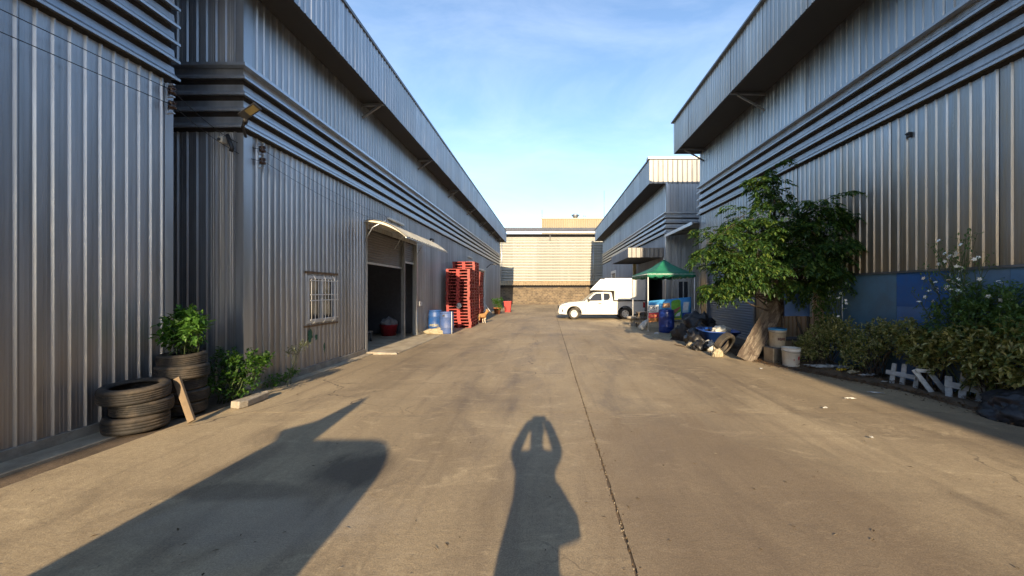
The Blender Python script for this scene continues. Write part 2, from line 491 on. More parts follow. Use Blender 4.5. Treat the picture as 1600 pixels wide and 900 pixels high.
def wall(parent, M, u0, u1, z0, z1, mat, pitch=0.16, pw=0.80, openings=(), name='siding_sheet', core=True, rib=0.024):
    """rows of ribbed sheets on the plane M (local X along, -Y outwards, Z up) with real openings"""
    cuts = sorted({u0, u1} | {e for a, b_, _, _ in openings for e in (a, b_) if u0 < e < u1})
    for a, b_ in zip(cuts, cuts[1:]):
        zr = [(z0, z1)]
        for (oa, ob, za, zb) in openings:
            if oa <= (a + b_) / 2 <= ob:
                nz_ = []
                for (p, q) in zr:
                    if za > p: nz_.append((p, min(q, za)))
                    if zb < q: nz_.append((max(p, zb), q))
                zr = nz_
        for (p, q) in zr:
            if q - p < 0.02: continue
            n = max(1, round((b_ - a) / pw)); w = (b_ - a) / n
            me = sheet_me(w, q - p, pitch, mat, rib)
            for k in range(n):
                inst(name, me, parent, M @ T(a + k * w, -0.0045 * (k % 2) - 0.003 * rnd.random(), p) @ RZ(rnd.uniform(-.0015, .0015)))
            if core:
                c = MB(); c.box(a, b_, 0.012, 0.10, p, q)
                c.build('wall_backing', M_CORE, parent, M)

SLAT = [(-0.01, 1.0), (0.016, 1.0), (0.026, 0.62), (0.105, 0.34), (0.105, 0.20), (-0.01, 0.36)]
def bands(parent, M, u0, u1, zb, zt, n, mat, k0=0.0, k1=0.0, dep=1.0):
    h = (zt - zb) / n
    for i in range(n):
        m = MB(); z = zb + i * h
        pr = [(o_ * dep, z + f * h) for o_, f in SLAT]
        N = len(pr)
        vs_ = [(u0 - k0 * d, -d, zz) for d, zz in pr] + [(u1 + k1 * d, -d, zz) for d, zz in pr]
        fs_ = [(j, j + N, (j + 1) % N + N, (j + 1) % N) for j in range(N)] + [tuple(range(N)), tuple(reversed(range(N, 2 * N)))]
        m.add(vs_, fs_)
        m.build('louvre_band', mat, parent, M, fix=True)
    m = MB(); m.box(u0 + 0.01, u1 - 0.01, 0.012, 0.03, zb, zt); m.build('band_backing', M_CORE, parent, M)  # near-black sheet puts the shade of the deep louvre gaps into colour
    d_ = -0.11 * dep; e_ = 0.004 if k1 else 0.0
    m = MB(); m.add([(u0 + k0 * d_, d_, zt + e_), (u1 - k1 * d_, d_, zt + e_), (u1, 0, zt + e_), (u0, 0, zt + e_), (u0 + k0 * d_, d_, zt + 0.05), (u1 - k1 * d_, d_, zt + 0.05), (u1, 0, zt + 0.05), (u0, 0, zt + 0.05)],
                    [(0, 3, 2, 1), (4, 5, 6, 7), (0, 1, 5, 4), (1, 2, 6, 5), (2, 3, 7, 6), (3, 0, 4, 7)])
    m.build('band_flashing', mat, parent, M)

ML = lambda X: T(X, 0, 0) @ RZ(PI / 2)          # faces +X, local X = world Y
MR = lambda X: T(X, 0, 0) @ RZ(-PI / 2)         # faces -X, local X = -world Y
MF = lambda Y: T(0, Y, 0)                       # faces -Y, local X = world X

def box_part(parent, name, mat, *a, bevel=0.0):
    m = MB(); m.box(*a); return m.build(name, mat, parent, bevel=bevel)

# ---- near left warehouse
X1, E1 = -5.42, 5.52
L1 = thing('warehouse', 'near grey ribbed metal warehouse at the left edge, tyres stacked against it', 'warehouse', (-9, -10, 0))
wall(L1, ML(X1), 1.72, E1 - 0.12, 0.12, 4.68, M_SHEET_L, pitch=0.16, pw=0.80)
wall(L1, ML(X1), -40, 1.72, 0.12, 4.68, M_SHEET_L, pitch=0.16, pw=20.0)
bands(L1, ML(X1), -40, E1 + 0.02, 4.66, 6.18, 6, M_TRIM, 0, 0, 1.1)
wall(L1, ML(X1), -40, E1, 6.23, 7.8, M_SHEET_L, pw=20.0)
box_part(L1, 'corner_trim', M_TRIM, X1 - 0.02, X1 + 0.028, E1 - 0.12, E1, 0.12, 4.62)
box_part(L1, 'plinth', M_CONC, X1 - 0.3, X1 + 0.045, -40, E1, -0.1, 0.118)
box_part(L1, 'end_wall', M_SHEET_L, -14, X1 - 0.021, E1 - 0.06, E1 - 0.002, 0.0, 7.7)
box_part(L1, 'roof', M_TRIM_DK, -14, -4.72, -40, E1, 7.81, 7.95)
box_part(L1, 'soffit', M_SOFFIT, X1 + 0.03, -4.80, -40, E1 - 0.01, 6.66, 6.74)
wall(L1, ML(-4.77), -40, E1, 6.65, 7.82, M_SHEET_L, pw=22.0, name='fascia_sheet')

# ---- long left warehouse
X2, S2, E2 = -5.0, 6.29, 39.5
L2 = thing('warehouse', 'long grey ribbed metal warehouse with barred window and open roller door', 'warehouse', (-9, 20, 0))
DOOR = (10.5, 14.5, 0.0, 3.42); WIN = (7.93, 8.98, 1.02, 2.02); DOOR2 = (26.4, 30.2, 0.0, 3.25)
wall(L2, ML(X2), S2 + 0.16, E2, 0.12, 4.30, M_SHEET_L, openings=(DOOR, WIN, DOOR2))
wall(L2, ML(X2), S2 + 0.16, E2, 5.38, 6.72, M_SHEET_L)
bands(L2, ML(X2), S2, E2, 4.28, 5.33, 4, M_TRIM, 1.0, 0.0, 1.15)
wall(L2, MF(S2), -9.0, X2 - 0.10, 0.12, 4.30, M_SHEET_L)
wall(L2, MF(S2), -9.0, X2 - 0.10, 5.38, 7.8, M_SHEET_L)
bands(L2, MF(S2), -9.0, X2, 4.28, 5.33, 4, M_TRIM, 0.0, 1.0, 1.15)
m = MB(); m.box(X2 - 0.10, X2 + 0.030, S2 - 0.030, S2 + 0.16, 0.10, 2.42); m.box(X2 - 0.10, X2 + 0.026, S2 - 0.026, S2 + 0.16, 2.42, 4.28); m.build('corner_trim', M_TRIM, L2)
m = MB(); m.box(X2 - 0.10, X2 + 0.028, S2 - 0.028, S2 + 0.16, 5.385, 7.8); m.build('corner_trim', M_TRIM, L2)
for a, b_ in ((S2 - 0.05, 10.44), (14.56, 26.3), (30.3, E2)):
    box_part(L2, 'plinth', M_CONC, X2 - 0.2, X2 + 0.055, a, b_, -0.1, 0.118)
box_part(L2, 'plinth', M_CONC, -9, X2 - 0.2, S2 - 0.05, S2 + 0.2, -0.1, 0.118)
F2 = -4.35
wall(L2, ML(F2), S2 - 0.2, E2, 6.65, 7.80, M_SHEET_L, name='fascia_sheet', rib=0.02)
wall(L2, MF(S2 - 0.2), -9.0, F2, 6.65, 7.80, M_SHEET_L, name='fascia_sheet', rib=0.02, pw=4)
box_part(L2, 'fascia_cap', M_TRIM_DK, F2 - 0.14, F2 + 0.045, S2 - 0.245, E2 + 0.03, 7.802, 7.87)
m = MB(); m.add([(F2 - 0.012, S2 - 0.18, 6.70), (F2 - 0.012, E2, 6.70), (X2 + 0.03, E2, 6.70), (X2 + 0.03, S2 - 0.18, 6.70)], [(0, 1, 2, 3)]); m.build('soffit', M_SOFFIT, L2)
for i in range(7):
    y = 10.2 + i * 4.35
    m = MB(); m.bar((X2 + 0.03, y, 6.62), (F2 - 0.02, y, 6.66), 0.06, 0.06); m.bar((X2 + 0.05, y, 6.30), (F2 - 0.12, y, 6.62), 0.05, 0.05); m.build('eave_bracket', M_TRIM_DK, L2)
m = MB(); m.prism([(-17, 9.4), (-17, 9.3), (F2 - 0.14, 7.70), (F2 - 0.14, 7.80)], S2 - 0.1, E2); m.build('roof', M_TRIM_DK, L2, fix=True)
box_part(L2, 'end_wall', M_SHEET_L, -16.9, X2 - 0.11, E2 - 0.08, E2, 0, 7.6)
box_part(L2, 'end_wall', M_SHEET_L, -16.9, -9.0, S2, S2 + 0.08, 0, 7.7)
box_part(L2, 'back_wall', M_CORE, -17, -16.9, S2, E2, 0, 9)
box_part(L2, 'corner_trim', M_TRIM, X2 - 0.1, X2 + 0.03, E2 - 0.10, E2 + 0.03, 0.1, 4.28)
# partition inside so the far end stays dark
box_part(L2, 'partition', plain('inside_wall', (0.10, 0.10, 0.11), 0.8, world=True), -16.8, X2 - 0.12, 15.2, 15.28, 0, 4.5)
box_part(L2, 'inner_floor', M_PALECONC, -16.8, X2 - 0.0, S2 + 0.3, 26.0, -0.1, 0.012)
box_part(L2, 'inner_floor', M_PALECONC, -16.8, X2 - 0.0, 26.2, E2 - 0.1, -0.1, 0.012)
# open roller door: jambs, head, mid post, part-rolled curtains
m = MB(); m.box(X2 - 0.12, X2 + 0.045, 10.42, 10.52, 0.036, 3.55); m.build('door_jamb', M_TRIM, L2)
m = MB(); m.box(X2 - 0.12, X2 + 0.045, 14.46, 14.56, 0.036, 3.50); m.build('door_jamb', M_TRIM, L2)
m = MB(); m.box(X2 - 0.10, X2 + 0.02, 13.28, 13.36, 0.036, 3.42); m.build('door_post', M_TRIM_DK, L2)
def shutter(parent, X, y0, y1, z0, z1, face, mat=M_SHUT, pitch=0.075):
    root = MB(); n = max(1, int(round((z1 - z0) / pitch))); p = (z1 - z0) / n
    root.box(X - face * 0.05, X - face * 0.03, y0, y1, z0, z1)
    o_ = root.build('shutter_curtain', mat, parent)
    pr = [(0, 0.0), (0.012, 0.2), (0.012, 0.55), (0.0, 0.9)]
    me = MB()
    vs_ = [(face * d, 0, f * p) for d, f in pr] + [(face * d, y1 - y0, f * p) for d, f in pr]
    me.add(vs_, [(j, j + 4, j + 5, j + 1) for j in range(3)] + [(3, 7, 4, 0), (0, 1, 2, 3), (7, 6, 5, 4)])
    mm = me.mesh('shutter_slat'); mm.materials.append(mat)
    bm = bmesh.new(); bm.from_mesh(mm); bmesh.ops.recalc_face_normals(bm, faces=bm.faces[:]); bm.to_mesh(mm); bm.free()
    for k in range(n):
        inst('shutter_slat', mm, o_, T(X - face * 0.028, y0, z0 + k * p))
    mb_ = MB(); mb_.box(X - face * 0.06, X - face * 0.0, y0, y1, z0 - 0.06, z0 - 0.002) if face > 0 else mb_.box(X, X + 0.06, y0, y1, z0 - 0.06, z0 - 0.002)
    mb_.build('bottom_bar', M_TRIM, o_)
    return o_
shutter(L2, X2 - 0.06, 10.53, 13.27, 2.52, 3.42, 1)
shutter(L2, X2 - 0.06, 13.37, 14.45, 2.75, 3.42, 1)
shutter(L2, X2 - 0.04, 26.5, 30.1, 0.09, 3.2, 1, pitch=0.12)
for y in (26.4, 30.1):
    box_part(L2, 'door_jamb', M_WHITE, X2 - 0.1, X2 + 0.05, y, y + 0.10, 0.01, 3.32)
box_part(L2, 'door_head', M_WHITE, X2 - 0.1, X2 + 0.048, 26.5, 30.1, 3.22, 3.32)
# barred window
M_ALU = plain('white_aluminium', (0.62, 0.64, 0.66), 0.4, 0.2, 0.06)
win = MB()
for (a, b_, c, d) in ((7.93, 8.98, 1.02, 1.08), (7.93, 8.98, 1.96, 2.02), (7.93, 7.99, 1.08, 1.96), (8.92, 8.98, 1.08, 1.96), (8.43, 8.48, 1.08, 1.96)):
    win.box(X2 - 0.06, X2 + 0.03, a, b_, c, d)
win = win.build('window', M_ALU, L2)
for (a, b_) in ((7.99, 8.43), (8.48, 8.92)):
    m = MB(); m.box(X2 - 0.03, X2 - 0.022, a, b_, 1.08, 1.96); m.build('pane', M_GLASS, win)
g = MB()
for z in (1.10, 1.50, 1.62, 1.92):
    g.bar((X2 + 0.085, 7.93, z), (X2 + 0.085, 8.98, z), 0.012, 0.02)
for i in range(9):
    y = 7.97 + i * 0.1215
    g.tube([(X2 + 0.03, y, 1.0), (X2 + 0.085, y, 1.06), (X2 + 0.085, y, 1.97), (X2 + 0.03, y, 2.05)] if i % 3 == 1 else [(X2 + 0.085, y, 1.07), (X2 + 0.085, y, 1.95)], 0.007, 6)
g.build('window_grille', M_WHITE, win)
M_RUSTB = plain('rusty_trim', (0.22, 0.15, 0.09), 0.8, 0.2, 0.3, 14, (0.09, 0.05, 0.03), 0.6)
m = MB(); m.box(X2, X2 + 0.04, 7.86, 9.05, 2.06, 2.11); m.build('window_flashing', M_RUSTB, win)
m = MB(); m.box(X2, X2 + 0.035, 7.84, 9.07, 0.945, 0.985); m.build('window_sill', M_RUSTB, win)
# green paint daubs on the sheet below the window
M_GREENP = plain('green_spray', (0.012, 0.11, 0.06), 0.6, 0, 0.3, 30)
def splat(parent, name, mat, c, sy, sz, seed, X, n=22):
    r2 = random.Random(seed); m = MB()
    pts = [(X, c[0] + math.cos(t) * sy * r2.uniform(.45, 1), c[1] + math.sin(t) * sz * r2.uniform(.45, 1)) for t in [2 * PI * i / n for i in range(n)]]
    m.add([(X, c[0], c[1])] + pts, [(0, i + 1, (i + 1) % n + 1) for i in range(n)])
    return m.build(name, mat, parent)
splat(L2, 'paint_mark', M_GREENP, (8.02, 0.78), 0.10, 0.17, 3, X2 + 0.027)
splat(L2, 'paint_mark', M_GREENP, (8.22, 0.72), 0.06, 0.08, 5, X2 + 0.027)
splat(L2, 'paint_mark', M_GREENP, (8.52, 0.45), 0.045, 0.15, 9, X2 + 0.027)

# arched canopy over the roller door
CAN = thing('door_canopy', 'arched sheet canopy over the open roller door', 'canopy', (X2, 12.4, 3.3))
M_CAN = plain('canopy_sheet', (0.62, 0.58, 0.46), 0.55, 0.1, 0.12, 5, (0.30, 0.24, 0.15), 0.45)
arc = []
for i in range(11):
    t_ = i / 10
    arc.append((X2 + 0.03 + 1.13 * t_, 3.60 + 0.10 * math.sin(t_ * PI) * 0.6 - 0.42 * t_ ** 1.9))
m = MB(); NY = 80
for top in (0, 1):
    vs_ = []
    for j in range(NY + 1):
        y = 10.35 + 4.2 * j / NY; w_ = 0.012 * math.sin(j * PI / 1.0 * 0.5)
        for (x, z) in arc: vs_.append((x, y, z + w_ + 0.006 * top))
    k = len(arc)
    fs_ = [(j * k + i, j * k + i + 1, (j + 1) * k + i + 1, (j + 1) * k + i) for j in range(NY) for i in range(k - 1)]
    m.add(vs_, fs_ if top else [tuple(reversed(f)) for f in fs_], True)
m.build('canopy_sheet', M_CAN, CAN)
for y in (10.38, 12.4, 14.5):
    m = MB(); m.tube([(x, y, z - 0.035) for x, z in arc], 0.018, 6); m.tube([(X2 + 0.03, y, 3.05), (X2 + 0.25, y, 3.42), (X2 + 0.6, y, 3.60)], 0.014, 6); m.build('canopy_rib', M_TRIM, CAN)
m = MB(); m.box(arc[-1][0] - 0.02, arc[-1][0] + 0.02, 10.35, 14.55, arc[-1][1] - 0.05, arc[-1][1] - 0.02); m.box(X2 + 0.025, X2 + 0.05, 10.35, 14.55, 3.55, 3.59); m.build('canopy_rail', M_TRIM, CAN)
m = MB(); m.add([(arc[i][0], 10.342, arc[i][1] - 0.02) for i in range(11)] + [(arc[i][0], 10.342, arc[i][1] - 0.05 * math.sin(min(1, i / 9) * PI) - 0.03) for i in range(11)], [(i, i + 1, 12 + i, 11 + i) for i in range(10)]); m.build('end_flap', M_CAN, CAN)

# ---- big right warehouse
XR, ER = 6.70, 17.0
R1 = thing('warehouse', 'tall weathered grey warehouse at the right with blue lower panels', 'warehouse', (10, -5, 0))
SHUT = (-16.2, -12.4, 0.0, 3.3)
wall(R1, MR(XR), -ER, -9.3, 0.05, 5.0, M_SHEET_R, pitch=0.18, pw=0.9, openings=(SHUT,))
wall(R1, MR(XR), -9.3, -2.1, 2.05, 5.0, M_SHEET_R, pitch=0.18, pw=0.9)
wall(R1, MR(XR), -2.1, 52, 0.05, 5.0, M_SHEET_R, pitch=0.18, pw=18)
bands(R1, MR(XR), -ER, 52, 4.98, 6.22, 4, metal_sheet('dull_band', (0.50, 0.52, 0.54), 0.3, 0.2, (0.2, 0.15, 0.1), rough=0.4, rz=(0, 9)), 0.0, 0.0, 1.35)
wall(R1, MR(XR), -ER, -2.1, 6.27, 7.85, M_SHEET_R, pitch=0.18, pw=0.9)
wall(R1, MR(XR), -2.1, 52, 6.27, 7.85, M_SHEET_R, pitch=0.18, pw=18)
FR = 5.56
M_FASC_R = metal_sheet('fascia_sheet_right', (0.50, 0.51, 0.51), 0.3, 0.45, (0.26, 0.17, 0.09), rz=(7.6, 8.7))
wall(R1, MR(FR), -ER, -2.1, 7.76, 9.12, M_FASC_R, pitch=0.18, pw=0.9, name='fascia_sheet', rib=0.02)
wall(R1, MR(FR), -2.1, 52, 7.76, 9.12, M_FASC_R, pitch=0.18, pw=18, name='fascia_sheet', rib=0.02)
box_part(R1, 'fascia_cap', M_TRIM_DK, FR - 0.12, FR + 0.2, -52, ER + 0.06, 9.122, 9.18)
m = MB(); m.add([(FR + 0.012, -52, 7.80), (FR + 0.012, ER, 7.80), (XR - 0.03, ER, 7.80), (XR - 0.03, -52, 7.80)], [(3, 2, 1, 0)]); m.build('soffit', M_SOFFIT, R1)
box_part(R1, 'end_fascia', M_SHEET_R, FR + 0.0, 16, ER + 0.002, ER + 0.05, 7.77, 9.12)
for i in range(4):
    y = 16.4 - i * 4.6
    m = MB(); m.bar((XR - 0.03, y, 7.74), (FR + 0.02, y, 7.77), 0.06, 0.06); m.bar((XR - 0.05, y, 7.25), (FR + 0.25, y, 7.72), 0.05, 0.05); m.build('eave_bracket', M_TRIM_DK, R1)
m = MB(); m.prism([(FR + 0.15, 9.0), (18, 9.0), (18, 9.11), (FR + 0.15, 9.11)], -52, ER); m.build('roof', M_TRIM_DK, R1, fix=True)
box_part(R1, 'end_wall', M_SHEET_R, XR + 0.11, 18, ER - 0.08, ER - 0.002, 0, 8.95)
box_part(R1, 'corner_trim', M_TRIM_DK, XR - 0.03, XR + 0.1, ER - 0.10, ER + 0.02, 0.0, 4.98)
shutter(R1, XR + 0.03, 12.5, 16.1, 0.09, 3.25, -1, plain('blue_grey_shutter', (0.17, 0.20, 0.24), 0.5, 0.5, 0.15, 3, world=True), pitch=0.09)
for y in (12.4, 16.1):
    box_part(R1, 'door_jamb', M_TRIM_DK, XR - 0.05, XR + 0.1, y, y + 0.1, 0.0, 3.34)
box_part(R1, 'shutter_box', M_TRIM_DK, XR - 0.12, XR + 0.1, 12.5, 16.1, 3.26, 3.6)
# blue sheets low on the wall, four different blues
BL = [(2.1, 3.6, 0.03, 2.05, (0.085, 0.19, 0.31)), (3.6, 5.55, 0.03, 2.05, (0.10, 0.21, 0.35)), (5.55, 6.40, 0.03, 2.05, (0.14, 0.24, 0.36)),
      (6.40, 7.36, 1.408, 2.05, (0.02, 0.11, 0.34)), (6.40, 7.36, 0.03, 1.41, (0.085, 0.19, 0.40)), (7.36, 8.85, 0.03, 2.05, (0.085, 0.18, 0.265)), (8.85, 9.3, 0.03, 2.05, (0.08, 0.17, 0.28))]
for i, (a, b_, c, d, col) in enumerate(BL):
    mt = plain('blue_board_%d' % i, col, 0.6, 0, 0.15, 3, (0.10, 0.10, 0.10), 0.35, world=True)
    box_part(R1, 'blue_panel', mt, XR - 0.025 - 0.004 * (i % 2), XR + 0.1, a + 0.003, b_ - 0.003, c, d)
box_part(R1, 'drip_flashing', M_TRIM_DK, XR - 0.06, XR + 0.02, 2.1, 9.3, 2.04, 2.075)

# ---- second right warehouse behind
X4, S4, E4, F4 = 6.50, 21.2, 46.0, 5.58
R2 = thing('warehouse', 'bright grey warehouse behind the green tent, its top edge sunlit', 'warehouse', (10, 33, 0))
DR = (-25.2, -21.9, 0.0, 2.9); DR2 = (-39.6, -37.0, 0.0, 3.6); WN = (7.17, 7.70, 1.22, 2.22)
wall(R2, MR(X4), -E4, -S4 - 0.12, 0.05, 4.82, M_SHEET_R2, openings=(DR, DR2))
wall(R2, MR(X4), -E4, -S4 - 0.12, 6.0, 7.75, M_SHEET_R2)
bands(R2, MR(X4), -E4, -S4, 4.80, 5.96, 4, M_TRIM, 0.0, 1.0, 1.5)
bands(R2, MF(S4), X4, 12.0, 4.80, 5.96, 4, M_TRIM, 1.0, 0.0, 1.5)
wall(R2, MF(S4), X4 + 0.12, 12.0, 0.05, 4.82, M_SHEET_R2, openings=(WN,))
wall(R2, MF(S4), X4 + 0.12, 12.0, 6.0, 7.62, M_SHEET_R2, rib=.03)
wall(R2, MF(S4), F4, 12.0, 7.62, 8.92, M_SHEET_F, pitch=.27, pw=.81, name='fascia_sheet', rib=.045)
wall(R2, MR(F4), -E4, -S4, 7.64, 8.92, M_SHEET_R2, name='fascia_sheet', rib=0.02)
box_part(R2, 'corner_trim', M_TRIM, X4 - 0.03, X4 + 0.12, S4 - 0.03, S4 + 0.12, 0.03, 4.80)
box_part(R2, 'corner_trim', M_TRIM, X4 - 0.03, X4 + 0.12, S4 - 0.028, S4 + 0.12, 6.01, 7.70)
M_CAP = plain('white_cap', (0.6, 0.6, 0.58), 0.5, 0.1, 0.06)
box_part(R2, 'fascia_cap', M_CAP, F4 - 0.10, 12, S4 - 0.10, S4 + 0.3, 8.97, 9.09)
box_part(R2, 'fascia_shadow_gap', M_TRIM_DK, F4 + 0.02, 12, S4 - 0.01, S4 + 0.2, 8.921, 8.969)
box_part(R2, 'fascia_cap', M_TRIM_DK, F4 - 0.07, F4 + 0.2, S4 + 0.302, E4 + 0.03, 8.922, 9.0)
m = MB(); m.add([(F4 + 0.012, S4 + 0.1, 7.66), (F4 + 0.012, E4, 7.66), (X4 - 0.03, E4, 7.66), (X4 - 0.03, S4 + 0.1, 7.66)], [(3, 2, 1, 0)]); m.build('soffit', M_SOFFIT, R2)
box_part(R2, 'roof', M_TRIM_DK, F4 + 0.2, 18, S4 + 0.31, E4, 8.8, 8.9)
box_part(R2, 'end_wall', M_SHEET_R2, X4 + 0.1, 18, E4 - 0.08, E4, 0, 8.8)
box_part(R2, 'end_fascia', M_SHEET_R2, F4, X4 + 0.1, E4 - 0.04, E4 - 0.002, 7.65, 8.92)
box_part(R2, 'back_wall', M_CORE, X4 + 0.8, X4 + 0.9, S4 + 0.2, E4 - 0.1, 0, 4.7)
m = MB()
for (a, b_, c, d) in ((7.13, 7.74, 1.18, 1.23), (7.13, 7.74, 2.21, 2.26), (7.13, 7.18, 1.23, 2.21), (7.69, 7.74, 1.23, 2.21), (7.41, 7.46, 1.23, 2.21)): m.box(a, b_, S4 - 0.05, S4 + 0.03, c, d)
w4 = m.build('window', plain('grey_window_frame', (0.35, 0.35, 0.34), 0.5), R2)
m = MB(); m.box(7.18, 7.69, S4 + 0.0, S4 + 0.01, 1.23, 2.21); m.build('pane', M_GLASS, w4)
for y in (37.0, 39.5):
    box_part(R2, 'door_jamb', M_WHITE, X4 - 0.05, X4 + 0.1, y, y + 0.1, 0.0, 3.7)
box_part(R2, 'door_head', M_WHITE, X4 - 0.05, X4 + 0.1, 37.1, 39.5, 3.45, 3.7)
shutter(R2, X4 + 0.05, 37.1, 39.5, 0.09, 3.4, -1, pitch=0.15)
# flat box canopy on its side wall
BC = thing('side_canopy', 'ribbed metal box canopy over the side door behind the tent', 'canopy', (5.5, 24, 3.6))
wall(BC, MF(21.55), 4.48, X4 - 0.03, 3.58, 4.12, M_SHEET_F, pitch=.25, rib=.045, core=False, name='canopy_sheet')
wall(BC, MR(4.48), -27.4, -21.55, 3.58, 4.12, M_SHEET_R2, core=False, name='canopy_sheet')
m = MB(); m.box(4.50, X4 - 0.03, 21.565, 27.4, 3.60, 3.66); m.box(4.50, X4 - 0.03, 21.565, 27.4, 4.0, 4.06); m.build('canopy_deck', M_SOFFIT, BC)
M_PILLAR = plain('yellow_pillar', (0.62, 0.50, 0.25), 0.6)
m = MB(); m.box(5.98, 6.2, 27.1, 27.3, 0.0, 3.598); m.build('canopy_post', M_PILLAR, BC, bevel=0.01)
# lean-to roof bridging the gap between the two right warehouses
LT = thing('gap_roof', 'thin dark lean-to roof bridging the gap between the two right warehouses', 'roof', (7.5, 19, 4.9))
m = MB(); m.prism([(6.42, 4.70), (9.5, 5.0), (9.5, 5.04), (6.42, 4.74)], 17.06, S4 - 0.16); m.build('roof_sheet', M_TRIM_DK, LT, fix=True)
m = MB(); m.box(6.36, 6.42, 17.06, S4 - 0.16, 4.64, 4.78); m.build('gutter', M_TRIM, LT)
for y in (17.4, 19.0, 20.6):
    m = MB(); m.bar((6.45, y, 4.66), (9.4, y, 4.94), 0.05, 0.06); m.build('rafter', M_TRIM_DK, LT)

# ---- far building across the end of the yard
FB = thing('far_building', 'cream corrugated building closing the far end above a brick wall', 'building', (0, 50, 0))
M_FAR = metal_sheet('cream_sheet', (0.36, 0.36, 0.325), 0.3, 0.0, rough=0.5, metal=0.35)
YF = 49.0
def hsheet(w, h, pitch, mat, d=0.10):
    n = int(round(h / pitch)); p = h / n; m = MB(); pr = []
    for k in range(n): pr += [(0, k * p), (d, k * p + .12 * p), (d * .9, k * p + .40 * p), (0, k * p + .85 * p)]
    pr.append((0, h)); N = len(pr)
    m.add([(0, -q, z) for q, z in pr] + [(w, -q, z) for q, z in pr], [(i, i + N, i + 1 + N, i + 1) for i in range(N - 1)])
    me = m.mesh('siding_sheet'); me.materials.append(mat)
    bm = bmesh.new(); bm.from_mesh(me); bmesh.ops.reverse_faces(bm, faces=bm.faces[:]) if bm.faces[:][0].normal.y > 0 else None; bm.to_mesh(me); bm.free()
    return me
hm = hsheet(3.0, 5.6, 0.35, M_FAR, 0.13)
for i in range(9):
    inst('siding_sheet', hm, FB, T(-13.5 + 3.0 * i, YF, 2.95))
box_part(FB, 'wall_backing', M_CORE, -13.5, 13.5, YF + 0.02, YF + 0.2, 2.3, 8.9)
def brick_mat():
    t = NT('sooty_brick')
    bt = t.new('ShaderNodeTexBrick'); bt.inputs['Scale'].default_value = 1.0
    bt.inputs['Brick Width'].default_value = 0.42; bt.inputs['Row Height'].default_value = 0.21; bt.inputs['Mortar Size'].default_value = 0.02
    bt.inputs['Color1'].default_value = (0.20, 0.15, 0.095, 1); bt.inputs['Color2'].default_value = (0.10, 0.075, 0.055, 1); bt.inputs['Mortar'].default_value = (0.23, 0.19, 0.135, 1)
    mp_ = t.new('ShaderNodeMapping'); mp_.inputs['Rotation'].default_value = (PI / 2, 0, 0)
    t.l.new(t.new('ShaderNodeNewGeometry').outputs['Position'], mp_.inputs['Vector']); t.l.new(mp_.outputs['Vector'], bt.inputs['Vector'])
    n = t.noise(t.pos(), 1.3, 7, 0.7, 0.4); n2 = t.noise(t.pos(), 5, 5, 0.7)
    c = t.mix(t.math('MULTIPLY', t.ramp(n, 0.42, 0.66), 0.75), bt.outputs['Color'], (0.07, 0.055, 0.04))
    c = t.mix(t.math('MULTIPLY', t.ramp(n2, 0.56, 0.72), 0.6), c, (0.30, 0.25, 0.18))
    t.setc(c); t.sets(Roughness=0.9); t.bump(bt.outputs['Fac'], -0.6, 0.02)
    return t.m
M_BRICK = brick_mat()
box_part(FB, 'brick_wall', M_BRICK, -13.5, 13.5, YF + 0.03, YF + 0.25, -0.1, 2.30)
for x in (-3.2, 1.2, 4.8): box_part(FB, 'brick_pier', M_BRICK, x, x + 0.3, YF - 0.02, YF + 0.03, -0.1, 2.2)
M_LIP = metal_sheet('rusty_lip', (0.38, 0.29, 0.18), 0.3, 0.0, rough=0.6, metal=0.2)
lip = MB(); NX = 180
pr = []
vs_ = []
for i in range(NX + 1):
    x = -13.5 + 27 * i / NX; w_ = 0.03 * (1 if i % 2 else -1)
    vs_ += [(x, YF - 0.08, 2.98 + w_), (x, YF - 0.62, 2.42 + w_)]
lip.add(vs_, [(2 * i, 2 * i + 1, 2 * i + 3, 2 * i + 2) for i in range(NX)]); lip.build('lip_roof', M_LIP, FB)
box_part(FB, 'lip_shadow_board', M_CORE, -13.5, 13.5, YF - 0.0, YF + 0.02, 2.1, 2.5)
box_part(FB, 'gutter', M_CAP, -13.5, 13.5, YF - 0.75, YF - 0.55, 8.98, 9.15)
box_part(FB, 'eave_soffit', M_CORE, -13.5, 13.5, YF - 0.54, YF + 0.2, 8.78, 8.90)
rf = MB(); NX = 220; vs_ = []
for i in range(NX + 1):
    x = -13.5 + 27 * i / NX; w_ = 0.03 * (1 if i % 2 else -1)
    vs_ += [(x, YF - 0.72, 9.17 + w_), (x, YF + 6.0, 10.75 + w_)]
rf.add(vs_, [(2 * i, 2 * i + 2, 2 * i + 3, 2 * i + 1) for i in range(NX)])
rf.build('roof', plain('fibre_cement', (0.15, 0.145, 0.14), 0.9, 0, 0.25, 1.2, (0.28, 0.27, 0.25), 0.3, world=True), FB)
m = MB(); m.tube([P(784, 440, YF - 0.15), P(784, 372, YF - 0.15)], 0.06, 6); m.build('downpipe', M_TRIM, FB)
m = MB(); m.tube([P(927, 440, YF - 0.15), P(927, 384, YF - 0.15)], 0.06, 6); m.build('downpipe', M_TRIM, FB)
m = MB(); m.bar(P(859.5, 367, YF - 0.5), P(859.5, 374, YF - 0.5), 0.10, 0.10); m.build('hook', M_BLACKM, FB)
BB = thing('rear_building', 'pale yellow rust-streaked upper block rising behind the far roof', 'building', (4, 62, 0))
M_YEL = metal_sheet('yellow_sheet', (0.30, 0.265, 0.185), 0.25, 0.55, (0.42, 0.24, 0.08), rough=0.6, metal=0.1, rz=(16.5, 11.5))
a_ = P(846, 342, 62); b_ = P(950, 342, 62)
wall(BB, MF(62), a_.x, b_.x, 8, a_.z, M_YEL, pitch=0.35, pw=1.75, rib=0.04)
box_part(BB, 'roof_block', M_YEL, a_.x, b_.x, 62.1, 68, 8, a_.z - 0.02)
